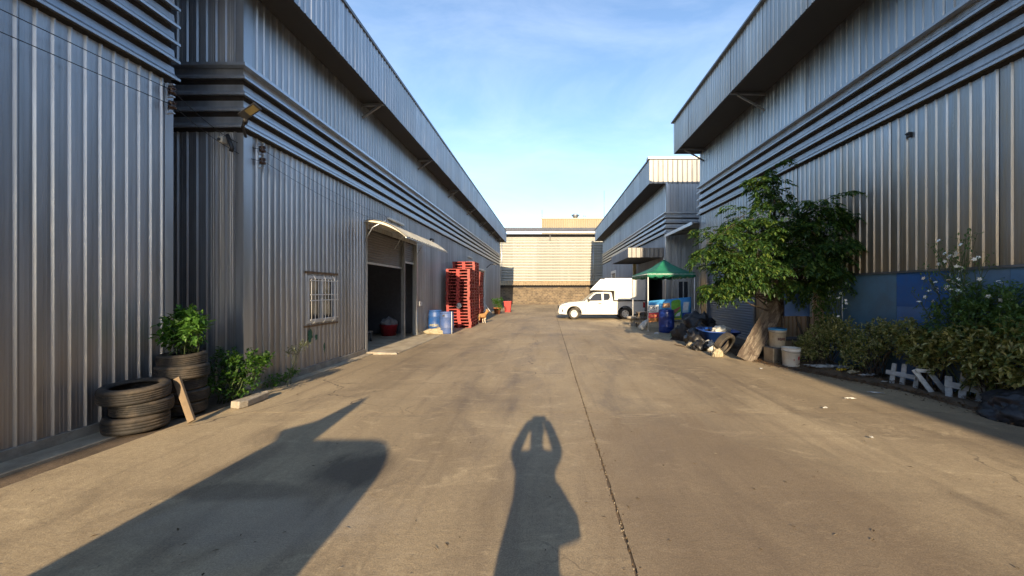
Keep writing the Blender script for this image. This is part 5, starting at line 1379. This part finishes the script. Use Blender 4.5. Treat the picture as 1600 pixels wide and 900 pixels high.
blob('white_scrap', 'small white crumpled scrap on the ground left of the navy drum', 'scrap', (G(1026, 522).x, G(1026, 522).y, 0), (.09, .06, .06), M_BAGW, 31, .4, 2, 3)
# concrete stool, chair frame, bag at the tent's near-left pole
p = G(989, 508)
st_ = thing('concrete_stool', 'round grey concrete stool beside the tent', 'stool', p)
m = MB(); m.lathe([(0, .32), (.30, .32), (.32, .34), (.32, .42), (.30, .44), (0, .44)], 24, T(*p)); m.build('seat', M_CONC, st_)
m = MB(); m.lathe([(.22, 0), (.22, .04), (.12, .14), (.12, .24), (.20, .32)], 20, T(*p)); m.build('pedestal', M_CONC, st_)
p = G(1004, 512)
ch = thing('wooden_stand', 'old wooden slatted stand beside the tent pole', 'stand', p)
for (dx, dy) in ((-.22, -.2), (.16, -.2), (-.22, .2), (.16, .2)):
    m = MB(); m.box(p.x + dx - .025, p.x + dx + .025, p.y + dy - .025, p.y + dy + .025, 0, .72); m.build('leg', M_WOOD, ch)
for z in (.25, .45, .70):
    m = MB(); m.box(p.x - .29, p.x + .20, p.y - .25, p.y + .25, z, z + .035); m.build('shelf', plain('grey_wood', (.25, .21, .17), .85, 0, .25, 7, (.10, .08, .06), .4, .3, 50), ch)
p = G(1003, 516); m = MB()
m.lathe([(0, 0), (.10, 0), (.13, .06), (.12, .34), (.06, .50), (.05, .56), (0, .57)], 14, T(p.x - .12, p.y - .1, .06) @ RY(math.radians(42)) @ Matrix.Diagonal((1, .8, 1, 1))); tag(m.build('plastic_jug', M_BAGW), 'whitish plastic jug leaning at the foot of the tent pole', 'jug')
# metal frame leaning near the rubbish
ff = thing('bent_pipe_rack', 'thin bent metal frame standing behind the rubbish heap', 'frame', P(1089, 500, 15.5))
p = Vector((5.75, 15.3, 0)); m = MB(); m.tube([p + Vector((-.25, 0, 0)), p + Vector((0, .05, .95)), p + Vector((.32, .05, .95)), p + Vector((.32, 0, 0))], .012, 6); m.tube([p + Vector((-.12, .02, .48)), p + Vector((.32, .02, .48))], .01, 6); m.build('frame_tube', M_TRIM, ff)

# ------------------------------------------------------------------ rubbish, tub, planks, buckets
M_TUB = plain('blue_tub', (.010, .05, .24), .4, 0, .12, 4, (.05, .06, .1), .3)
p = Vector((5.05, 11.55, 0))
tb = thing('blue_tub', 'bright blue plastic tub among the rubbish beside the leaning tyre', 'tub', p)
m = MB(); a_, b2 = (.34, .22), (.58, .36)
def rr(ax, ay, z, n=28): return [(math.copysign(abs(math.cos(t)) ** .6, math.cos(t)) * ax, math.copysign(abs(math.sin(t)) ** .6, math.sin(t)) * ay, z) for t in [2 * PI * i / n for i in range(n)]]
rings = [rr(*a_, 0.03), rr(*b2, .46), rr(b2[0] + .035, b2[1] + .035, .46), rr(b2[0] + .035, b2[1] + .035, .49), rr(b2[0] - .02, b2[1] - .02, .49), rr(a_[0] - .02, a_[1] - .02, .06)]
vs_ = [v for q in rings for v in q]; n_ = 28
fs_ = [(j * n_ + i, j * n_ + (i + 1) % n_, (j + 1) * n_ + (i + 1) % n_, (j + 1) * n_ + i) for j in range(5) for i in range(n_)] + [tuple(reversed(range(n_))), tuple(range(5 * n_, 6 * n_))]
MT = T(*p) @ RZ(.08) @ RX(.10) @ RY(.05) @ T(0, 0, .05)
m.add(vs_, fs_, True, MT); m.build('tub', M_TUB, tb, fix=True)
sc_ = MB()
for (x0, z0, x1, z1) in ((-.12, .33, .02, .30), (-.10, .30, -.08, .36), (.0, .29, .03, .36), (.05, .31, .16, .34), (.15, .30, .17, .37)): sc_.bar((x0, -.355 + (z0 - .3) * -.35, z0), (x1, -.355 + (z1 - .3) * -.35, z1), .02, .018, MT)
sc_.build('print_mark', pW, tb)
blob('plastic_bag', 'clear crumpled plastic bag on the rim of the blue tub', 'bag', (5.18, 11.5, .47), (.26, .18, .13), plain('clear_plastic', (.42, .43, .40), .3, 0, .3, 9), 40, .5, 2.2)
RG = 'rubbish heap by the tent'
for i, (lab, x, y, z, sx, sy, sz, mt) in enumerate((
        ('large black rubbish bag at the back of the heap', 5.15, 13.2, 0, .55, .5, .62, M_BAG), ('slumped black rubbish bag at the front of the heap', 4.75, 12.0, 0, .48, .40, .40, M_BAG),
        ('brown-black rag pile at the left of the heap', 4.80, 13.3, 0, .45, .42, .40, plain('dark_rag', (.05, .042, .036), .9, 0, .4, 8)), ('white carrier bag at the foot of the leaning tyre', 4.62, 11.05, 0, .19, .15, .19, M_BAGW),
        ('black bag under the white carrier bag', 4.42, 11.1, 0, .26, .22, .18, M_BAG), ('cream crumpled paper at the edge of the rubbish heap', 4.28, 11.5, 0, .15, .12, .11, M_SACK), ('pale rag lying at the base of the leaning tyre', 4.38, 9.98, 0, .12, .12, .17, M_SACK),
        ('green plastic scrap at the far edge of the rubbish heap', 4.72, 14.35, 0, .18, .12, .16, plain('green_scrap', (.02, .25, .13), .4)), ('flat blue plastic sheet on the ground behind the heap', 5.1, 15.0, 0, .42, .2, .05, plain('blue_scrap', (.02, .10, .30), .4)))):
    blob('rubbish_bag' if 'bag' in lab else 'rubbish_scrap', lab, 'rubbish', (x, y, z), (sx, sy, sz), mt, 50 + i, .42, 2.1, 4, True, RG, rot=i, rough=.16)
m = MB(); m.bar((4.42, 12.4, .02), (4.78, 12.2, .78), .05, .03); tag(m.build('dark_lath', M_BLACKM), 'dark lath sticking up out of the rubbish heap', 'lath')
m = MB(); m.bar((4.3, 11.2, .02), (3.95, 12.0, .03), .05, .02); m.bar((4.2, 11.3, .022), (4.6, 11.0, .03), .03, .02); tag(m.build('timber_strip', M_WOOD), 'thin orange timber strips lying before the rubbish heap', 'timber')
# weathered planks leaning on the tree
def plank_mat():
    t = NT('weathered_plank'); v = t.pos((1, 1, 1), False)
    g_ = t.noise(t.pos((30, 2.2, 30), False), 1.0, 6, .7, .4); pt_ = t.noise(t.pos((3.4, 1.8, 3.4), False), 2.0, 6, .7, .8)
    c = t.mix(t.ramp(g_, .35, .65), (.055, .042, .033), (.235, .195, .15)); c = t.mix(t.math('MULTIPLY', t.ramp(pt_, .48, .56), .85), c, (.06, .042, .032)); c = t.mix(t.math('MULTIPLY', t.ramp(g_, .60, .70), .4), c, (.34, .30, .25))
    t.setc(c); t.sets(Roughness=.9); t.bump(g_, .7, .015); return t.m
M_PLK = plank_mat()
def board(label, p, q, w, th, mat, seed):
    p, q = Vector(p), Vector(q); L = (q - p).length; r2 = random.Random(seed); m = MB(); n_ = 14
    vs_ = []
    for i in range(n_ + 1):
        y = L * i / n_; a = r2.uniform(-.012, .012); b_ = r2.uniform(-.012, .012)
        if i in (0, n_): a += .03 * r2.random(); b_ -= .04 * r2.random()
        bow = .02 * math.sin(PI * i / n_)
        vs_ += [(-w / 2 + a, y + (r2.uniform(-.03, .0) if i == 0 else 0), bow), (w / 2 + b_, y, bow + .008 * r2.random()), (w / 2 + b_, y, bow + th), (-w / 2 + a, y, bow + th)]
    fs_ = [(4 * i + k, 4 * i + (k + 1) % 4, 4 * i + 4 + (k + 1) % 4, 4 * i + 4 + k) for i in range(n_) for k in range(4)] + [(3, 2, 1, 0), (4 * n_, 4 * n_ + 1, 4 * n_ + 2, 4 * n_ + 3)]
    d = (q - p).normalized(); s_ = Vector((.93, -.36, 0)); s_ = (s_ - d * s_.dot(d)).normalized(); u = s_.cross(d)
    Mx = Matrix(((s_.x, d.x, u.x, p.x), (s_.y, d.y, u.y, p.y), (s_.z, d.z, u.z, p.z), (0, 0, 0, 1)))
    m.add(vs_, fs_); o_ = m.build('weathered_plank', mat, None, Mx, fix=True)
    return tag(o_, label, 'plank', 'planks leaning on the tree')
board('broad grey weathered plank leaning against the tree, sunlit and flaking', (4.79, 9.36, .01), (5.80, 9.58, 1.52), .40, .03, M_PLK, 3)
board('upper run of the leaning plank behind the grey one, tree shade put into its dark brown', (4.96, 9.54, .01), (6.06, 9.74, 1.80), .34, .03, plain('tree_shaded_plank', (.115, .078, .05), .85, 0, .3, 5, (.05, .035, .025), .5, .4, 40), 8)  # stands for the plank's upper end; tree shade painted as dark brown
def bucket(label, loc, R, h, mat, lid=None, handle=False, mark=None):
    b_ = thing('bucket', label, 'bucket', loc, 'buckets by the tree')
    k = .86
    m = MB(); m.lathe([(0, 0), (R * k, 0), (R * k + .005, .01), (R * .97, h * .82), (R * 1.03, h * .83), (R * 1.03, h * .87), (R * .985, h * .88), (R, h * .97), (R * 1.04, h * .975), (R * 1.04, h), (R * .96, h), (R * .95, h * .9), (R * k - .01, .02), (0, .02)], 28, T(*loc)); m.build('body', mat, b_)
    if lid:
        m = MB(); m.lathe([(R * 1.06, h * .93), (R * 1.07, h * 1.01), (R * 1.02, h * 1.03), (R * .9, h * 1.015), (0, h * 1.02)], 28, T(*loc)); m.build('lid', lid, b_)
    if mark:
        for (u, z, w_, hh, mt) in mark:
            m = MB(); n_ = 6
            m.add([(loc[0] + math.sin(u + w_ * i / n_) * R * 1.0, loc[1] - math.cos(u + w_ * i / n_) * R * 1.0, loc[2] + zz_) for i in range(n_ + 1) for zz_ in (z - hh * (1 - .3 * math.sin(i * 2)), z + hh * (1 + .2 * math.cos(i * 3)))], [(2 * i, 2 * i + 2, 2 * i + 3, 2 * i + 1) for i in range(n_)]); m.build('print_mark', mt, b_)
    m = MB(); m.tube([(loc[0] + R * 1.05 * math.cos(t), loc[1] + R * .2 * 0 - R * 1.06 * abs(math.sin(t)) * .98, loc[2] + h * .88 - abs(math.sin(t)) * h * .12) for t in [PI * i / 14 for i in range(15)]], .004, 5); m.build('bail', M_TRIM_DK, b_)
    return b_
M_BKW = plain('white_bucket', (.60, .59, .55), .5, 0, .1, 7, (.32, .27, .2), .45)
M_BKD = plain('dirty_bucket', (.44, .40, .32), .6, 0, .2, 8, (.20, .14, .09), .6)
p = G(1244, 575.5); bucket('white plastic bucket with a red mark standing alone by the bushes', (p.x, p.y + .18, .012), .185, .42, M_BKW, mark=[(.25, .20, .22, .035, plain('red_mark', (.45, .02, .03), .6)), (-.3, .17, .12, .02, plain('pink_mark', (.5, .25, .22), .6))])
p2 = G(1219, 569); tin = thing('metal_tin', 'square dull metal tin under the blue-lidded bucket', 'tin', (p2.x, p2.y + .15, 0))
m = MB(); m.box(-.19, .19, -.15, .17, 0.0, .36, T(p2.x, p2.y + .17, .012) @ RZ(.15)); m.build('can', plain('dull_tin', (.30, .27, .22), .45, .6, .2, 6, (.14, .09, .05), .5), tin, bevel=.012)
m = MB(); m.box(-.195, .195, -.155, .175, .345, .362, T(p2.x, p2.y + .17, .012) @ RZ(.15)); m.build('rim', M_TRIM_DK, tin)
bucket('dirty cream bucket with a blue lid standing on the metal tin', (p2.x + .05, p2.y + .19, .376), .185, .43, M_BKD, plain('blue_lid', (.03, .20, .42), .45), mark=[(-.5, .2, .9, .03, plain('faded_print', (.12, .07, .06), .6))])
p3 = G(1195, 563); bucket('dark grey bucket half hidden behind the leaning plank', (p3.x + .05, p3.y + .45, 0.02), .17, .46, plain('grey_bucket', (.12, .125, .13), .5))
# blue board stall behind the tree with a white edge post
bs = thing('blue_board', 'blue painted board with a white edge post under the tree', 'board', (6.0, 9.3, 0))
q0 = P(1226, 494, 9.2); q1 = P(1264, 466, 9.2)
m = MB(); m.box(q0.x, q1.x + .02, 9.2, 9.23, q0.z, q1.z + .2); m.build('board', plain('blue_paint', (.04, .10, .26), .6, 0, .15, 4, (.08, .09, .1), .4), bs)
m = MB(); m.box(q1.x + .022, q1.x + .07, 9.19, 9.235, q0.z - .01, q1.z + .28); m.build('edge_post', plain('pale_blue_paint', (.35, .42, .45), .6), bs)
m = MB(); m.bar((q1.x - .25, 9.3, q0.z - .02), (q1.x - .05, 9.25, .45), .05, .04); m.bar((q0.x + .02, 9.3, q0.z), (q0.x + .02, 9.3, 0), .06, .05); m.bar((q1.x + .05, 9.3, q0.z), (q1.x + .05, 9.3, 0), .05, .05); m.build('leg', M_BARK, bs)
m = MB(); m.box(q0.x - .1, q1.x + .25, 9.26, 9.75, .50, .54); m.build('shelf', M_CORE, bs)
# steel pipe post at the bed
m = MB(); p = P(1316, 500, 8.7); m.tube([(p.x, 8.7, 0), (p.x, 8.7, 2.3)], .012, 6); tag(m.build('thin_post', M_TRIM), 'thin metal post standing in the bed before the blue panels', 'post')

# ------------------------------------------------------------------ broken white picket pieces, tarp
M_PKT = plain('picket_paint', (.46, .475, .47), .8, 0, .18, 11, (.16, .14, .115), .6, .35, 40)
def picket_piece(label, pts, rails, loc, lean):
    f = thing('picket_fence', label, 'fence', loc, 'broken white picket fence pieces')
    Mx = T(*loc) @ RZ(lean[0]) @ RX(lean[1])
    for (x, z0, z1, tilt, w_) in pts:
        m = MB(); m.box(-w_ / 2, w_ / 2, -.012, .012, z0, z1, Mx @ T(x, 0, 0) @ RY(tilt)); m.build('picket', M_PKT, f, bevel=.004)
    for (x0, zz0, x1, zz1, w_) in rails:
        m = MB(); m.bar((x0, -.024, zz0), (x1, -.024, zz1), .02, w_, Mx, up=(0, 0, 1)); m.build('rail', M_PKT, f, bevel=.004)
    return f
p = G(1387, 601); q = G(1432, 611)
an = math.atan2(q.y - p.y, q.x - p.x)
L_ = (q - p).length
picket_piece('white picket piece with three pickets farther from the tarp', [(0.06, -.02, .40, .04, .075), (L_ * .50, -.02, .42, .02, .075), (L_ * .95, -.02, .42, .05, .075)], [(-.03, .23, L_ * .98, .22, .075)], (p.x, p.y, 0.0), (an, math.radians(-8)))
p = G(1468, 620); q = G(1480, 621)
picket_piece('collapsed white picket piece leaning sideways between the two upright ones', [(.0, -.0, .44, -.50, .075), (.19, -.0, .44, -.50, .075)], [(-.20, .37, .04, .37, .06)], (p.x, p.y + .1, .012), (-.3, math.radians(-14)))
p = G(1481, 624); q = G(1540, 634); an = math.atan2(q.y - p.y, q.x - p.x); L_ = (q - p).length
picket_piece('white picket piece with three pickets next to the black tarp', [(.05, -.02, .36, -.03, .085), (L_ * .47, -.02, .44, .06, .085), (L_ * .92, -.02, .46, .12, .09)], [(-.0, .24, L_ * .98, .20, .09)], (p.x, p.y + .05, 0.0), (an, math.radians(-5)))
M_TARP = plain('black_tarp', (.014, .015, .02), .42, 0, .3, 3, (.04, .042, .05), .4, .4, 14)
blob('black_tarp', 'black plastic tarp heap at the right edge', 'tarp', (6.30, 4.92, 0.0), (.40, .52, .30), M_TARP, 71, .30, 1.6, 5, True, None, .3, .05)

# ------------------------------------------------------------------ litter
LP = random.Random(15)
def scrap(name, label, cat, px, py, sx, sy, mat, seed, h=.02):
    p = G(px, py); r2 = random.Random(seed); m = MB(); N = 6; vs_ = []
    for j in range(N + 1):
        for i in range(N + 1):
            x = (i / N - .5) * sx * (1 + .3 * r2.uniform(-1, 1)); y = (j / N - .5) * sy * (1 + .3 * r2.uniform(-1, 1))
            vs_.append((x, y, .012 + h * r2.random()))
    fs_ = [(j * 7 + i, j * 7 + i + 1, j * 7 + i + 8, j * 7 + i + 7) for j in range(N) for i in range(N)]
    m.add(vs_, fs_, False, T(p.x, p.y, (.05 if p.x > 5.6 else 0)) @ RZ(r2.uniform(-.6, .6)))
    o_ = m.build(name, mat); sl = o_.modifiers.new('t', 'SOLIDIFY'); sl.thickness = .002
    return tag(o_, label, cat)
M_CLR = plain('grey_film', (.36, .38, .40), .3, 0, .3, 12, (.2, .18, .15), .4)
scrap('plastic_sheet', 'grey crumpled plastic film right of the white bucket', 'litter', 1283, 578, .60, .26, M_CLR, 1, .05)
scrap('plastic_sheet', 'crumpled grey film behind the yellow wrapper', 'litter', 1318, 580, .45, .25, M_CLR, 2, .07)
scrap('wrapper', 'yellow wrapper on the bed edge among grey film', 'litter', 1314, 584, .16, .10, plain('yellow_wrap', (.62, .42, .03), .4), 3, .05)
scrap('wrapper', 'tan paper scrap right of the yellow wrapper', 'litter', 1332, 588, .22, .14, M_SACK, 4, .06)
scrap('plastic_sheet', 'pale film scrap left of the first picket piece', 'litter', 1355, 592, .34, .14, M_CLR, 5, .04)
scrap('paper_scrap', 'white strip of paper in front of the first picket piece', 'litter', 1382, 602, .12, .04, M_CLR, 6)
scrap('paper_scrap', 'long white paper scrap on the concrete before the pickets', 'litter', 1368, 615, .20, .035, M_CLR, 7)
scrap('paper_scrap', 'white paper strip on the sunlit concrete', 'litter', 1328, 624, .15, .035, M_BAGW, 8)
scrap('paper_scrap', 'small white scrap near the cross joint', 'litter', 1289, 639, .06, .03, M_BAGW, 9)
scrap('paper_scrap', 'tiny white scrap on the concrete below the shadow edge', 'litter', 1362, 686, .03, .025, M_BAGW, 10)
scrap('paper_scrap', 'white scrap on the bed corner by the black tarp', 'litter', 1533, 644, .06, .03, M_BAGW, 11)
scrap('paper_scrap', 'white scrap beside the white bucket and the tin', 'litter', 1189, 577, .06, .03, M_CLR, 12)
m = MB(); r = random.Random(99)
for k in range(420):
    y = 2.2 + 20 * r.random() ** 1.6; x = r.uniform(-4.6, 5.6)
    leafq(m, Vector((x, y, .004 + .004 * r.random())), Vector((r.uniform(-1, 1), r.uniform(-1, 1), .12)), Vector((r.uniform(-.3, .3), r.uniform(-.3, .3), 1)), r.uniform(.015, .05), r.uniform(.005, .018))
for k in range(330):
    y = 2.2 + 7 * r.random(); x = .53 + r.gauss(0, .018)
    s_ = r.uniform(.002, .0055); m.box(x - s_, x + s_, y - s_, y + s_, -.008, s_ * .7)
tag(m.build('yard_debris', leaf_mat('yard_crumb', [(.06, .04, .025), (.14, .10, .06), (.30, .26, .2)], .05, .9)), 'tiny dry leaves and gravel crumbs scattered over the yard', None, None, 'stuff')

# ------------------------------------------------------------------ behind the camera: the person, plus added stand-ins for the left foreground shadow
PER = thing('person', 'person in a loose shirt holding up a phone, seen only as a shadow', 'person', (-.06, -.34, 0))
M_SKIN = plain('skin', (.42, .26, .18), .55); M_SHIRT = plain('shirt', (.25, .27, .30), .8); M_TROU = plain('trousers', (.08, .09, .12), .85); M_HAIR = plain('hair', (.02, .016, .014), .6)
cx, cy = -.075, -.345
pv = [(cx, cy, .95, (.15, .11)), (cx, cy, 1.12, (.15, .10)), (cx, cy, 1.30, (.165, .105)), (cx, cy, 1.42, (.13, .09)), (cx, cy, 1.48, .06), (cx, cy + .05, 1.58, (.08, .09)), (cx, cy + .05, 1.68, (.082, .095)),
      (cx - .17, cy, 1.41, .075), (cx - .235, cy + .12, 1.43, .066), (cx - .125, cy + .30, 1.645, .054), (cx - .085, cy + .325, 1.705, .048),
      (cx + .17, cy, 1.41, .075), (cx + .235, cy + .12, 1.43, .066), (cx + .135, cy + .30, 1.645, .054), (cx + .105, cy + .325, 1.705, .048),
      (cx - .10, cy, .86, .095), (cx - .11, cy + .02, .48, .065), (cx - .11, cy, .09, .042), (cx - .115, cy + .16, .035, .036),
      (cx + .10, cy, .86, .095), (cx + .11, cy + .02, .48, .065), (cx + .11, cy, .09, .042), (cx + .115, cy + .16, .035, .036)]
pe = [(0, 1), (1, 2), (2, 3), (3, 4), (4, 5), (5, 6), (3, 7), (7, 8), (8, 9), (9, 10), (3, 11), (11, 12), (12, 13), (13, 14), (0, 15), (15, 16), (16, 17), (17, 18), (0, 19), (19, 20), (20, 21), (21, 22)]
skin_obj('body', pv, pe, M_SKIN, PER)
def ring_mesh(levels, n=24):
    m = MB(); vs_ = []
    for (x, y, z, rx, ry) in levels: vs_ += [(x + rx * math.cos(2 * PI * i / n), y + ry * math.sin(2 * PI * i / n), z) for i in range(n)]
    m.add(vs_, [(j * n + i, j * n + (i + 1) % n, (j + 1) * n + (i + 1) % n, (j + 1) * n + i) for j in range(len(levels) - 1) for i in range(n)], True); return m
ring_mesh([(cx - .03, cy, .80, .20, .17), (cx - .02, cy, .95, .20, .165), (cx, cy, 1.18, .175, .14), (cx, cy, 1.33, .19, .135), (cx, cy, 1.43, .17, .115), (cx, cy, 1.47, .08, .08)]).build('shirt', M_SHIRT, PER)
m = MB(); m.lathe([(0, .10), (.055, .09), (.085, .05), (.09, 0), (.08, -.05)], 18, T(cx, cy + .04, 1.685)); m.build('hair', M_HAIR, PER)
for sg in (-1, 1):
    ring_mesh([(cx + sg * .112, cy, .07, .075, .075), (cx + sg * .11, cy, .45, .09, .09), (cx + sg * .10, cy, .86, .115, .12)], 16).build('trouser_leg', M_TROU, PER)
    hand = Vector((cx + sg * .10, cy + .325, 1.70)) if sg > 0 else Vector((cx - .08, cy + .325, 1.70))
    for k in range(4):
        z = 1.735 - k * .02; x0 = hand.x + (-.0) * sg
        m = MB(); m.tube([hand, (hand.x - sg * .005, cy + .345, z), (hand.x - sg * .02, cy + .350, z), (hand.x - sg * (.035 - .004 * k), cy + .349, z - .004)], [.012, .009, .008, .007], 8); m.build('finger', M_SKIN, PER)
    m = MB(); m.tube([hand, (hand.x - sg * .01, cy + .322, 1.69), (hand.x - sg * .04, cy + .322, 1.695)], [.014, .010, .008], 8); m.build('thumb', M_SKIN, PER)
PH = thing('phone', 'black phone held up by the person, shadow only', 'phone', (cx, cy + .338, 1.70))
m = MB(); m.box(cx - .075, cx + .105, cy + .334, cy + .342, 1.664, 1.758); m.build('case', M_BLACK, PH, bevel=.003)
m = MB(); m.box(cx - .068, cx + .091, cy + .332, cy + .3335, 1.669, 1.740); m.build('screen', M_GLASS, PH)
BGS = thing('shoulder_bag', 'shoulder bag hanging at the hip of the person, shadow only', 'bag', (cx + .24, cy, .95))
m = MB(); m.add([(cx + .15, cy - .14, 1.00), (cx + .35, cy - .14, 1.04), (cx + .35, cy + .14, 1.04), (cx + .15, cy + .14, 1.00), (cx + .15, cy - .12, 1.22), (cx + .20, cy - .12, 1.24), (cx + .20, cy + .12, 1.24), (cx + .15, cy + .12, 1.22)], [(0, 3, 2, 1), (4, 5, 6, 7), (0, 1, 5, 4), (1, 2, 6, 5), (2, 3, 7, 6), (3, 0, 4, 7)]); m.build('pouch', M_BLACK, BGS, bevel=.03); m = MB(); m.tube([(cx + .26, cy + .08, 1.06), (cx + .15, cy + .10, 1.30), (cx + .02, cy + .09, 1.46), (cx + .02, cy - .09, 1.46), (cx + .15, cy - .12, 1.30), (cx + .26, cy - .08, 1.06)], .012, 6); m.build('strap', M_BLACK, BGS)
# van added as a stand-in, its outline shaped to throw the rounded shadow
VN = thing('van_stand_in', 'unseen van added behind the viewpoint, standing in for what throws the rounded shadow', 'van', (-2.25, -3.6, 0))
vp = []
M_VAN = plain('van_paint', (.6, .6, .6), .3)
def van_ring(y, w0, zt, rnd_):
    pts = [(-w0, .28), (-w0 - .02, .9), (-w0 + .06, zt - rnd_ * 1.2)]
    for i in range(7):
        a = math.radians(180 - 90 * i / 6); pts.append((-w0 + .06 + rnd_ + rnd_ * math.cos(a), zt - rnd_ + rnd_ * math.sin(a)))
    return pts + [(-x, z) for x, z in reversed(pts)]
secs = [(-5.7, .80, 1.85, .3), (-5.4, .86, 2.06, .42), (-2.2, .86, 2.10, .44), (-1.75, .84, 2.07, .44), (-1.55, .80, 1.95, .42)]
vs_ = []; k = 0
for (y, w0, zt, rd) in secs:
    rg = van_ring(y, w0, zt, rd); k = len(rg); vs_ += [(-2.25 + x, y, z) for x, z in rg]
m = MB(); m.add(vs_, [(j * k + i, j * k + (i + 1) % k, (j + 1) * k + (i + 1) % k, (j + 1) * k + i) for j in range(len(secs) - 1) for i in range(k)] + [tuple(reversed(range(k))), tuple(range((len(secs) - 1) * k, len(secs) * k))], False)
m.build('body', M_VAN, VN, fix=True)
for (x, y) in ((-3.0, -2.2), (-1.5, -2.2), (-3.0, -5.0), (-1.5, -5.0)):
    m = MB(); m.lathe([(0, -.1), (.18, -.1), (.31, -.09), (.31, .09), (.18, .1), (0, .1)], 20, T(x, y, .31) @ RY(PI / 2)); m.build('wheel', M_RUBBER, VN)
m = MB(); m.box(-2.95, -1.55, -1.56, -1.535, 1.05, 1.55); m.build('rear_window', M_GLASS, VN)
PS = thing('parasol_stand_in', 'unseen folded parasol added beside the van, standing in for what throws the pointed shadow', 'parasol', (-2.80, -1.75, 0))  # added out of view; outline shaped to throw the pointed shadow
c_ = Vector((-2.80, -1.75, 0))
m = MB(); m.tube([c_, c_ + Vector((0, 0, 2.6))], .025, 8); m.build('pole', M_WHITE, PS)
m = MB(); n_ = 16; vs_ = []
for (rd, z) in ((.01, 2.66), (.07, 2.50), (.10, 2.36), (.16, 2.12), (.20, 1.95), (.22, 1.6), (.20, 1.2), (.12, 1.0)):
    vs_ += [(c_.x + rd * (1 + .25 * (i % 2)) * math.cos(2 * PI * i / n_) * (1.0), c_.y + rd * (1 + .25 * (i % 2)) * math.sin(2 * PI * i / n_), z) for i in range(n_)]
m.add(vs_, [(j * n_ + i, (j + 1) * n_ + i, (j + 1) * n_ + (i + 1) % n_, j * n_ + (i + 1) % n_) for j in range(7) for i in range(n_)]); m.tube([c_ + Vector((-.1, 0, 2.22)), c_ + Vector((-.36, .0, 2.16)), c_ + Vector((-.1, 0, 2.05))], [.08, .03, .08], 6); m.build('folded_cloth', M_TENT, PS, fix=True)
m = MB(); m.lathe([(0, 0), (.25, 0), (.25, .06), (.05, .10), (.05, .3), (0, .3)], 16, T(*c_)); m.build('base', M_CONC, PS)
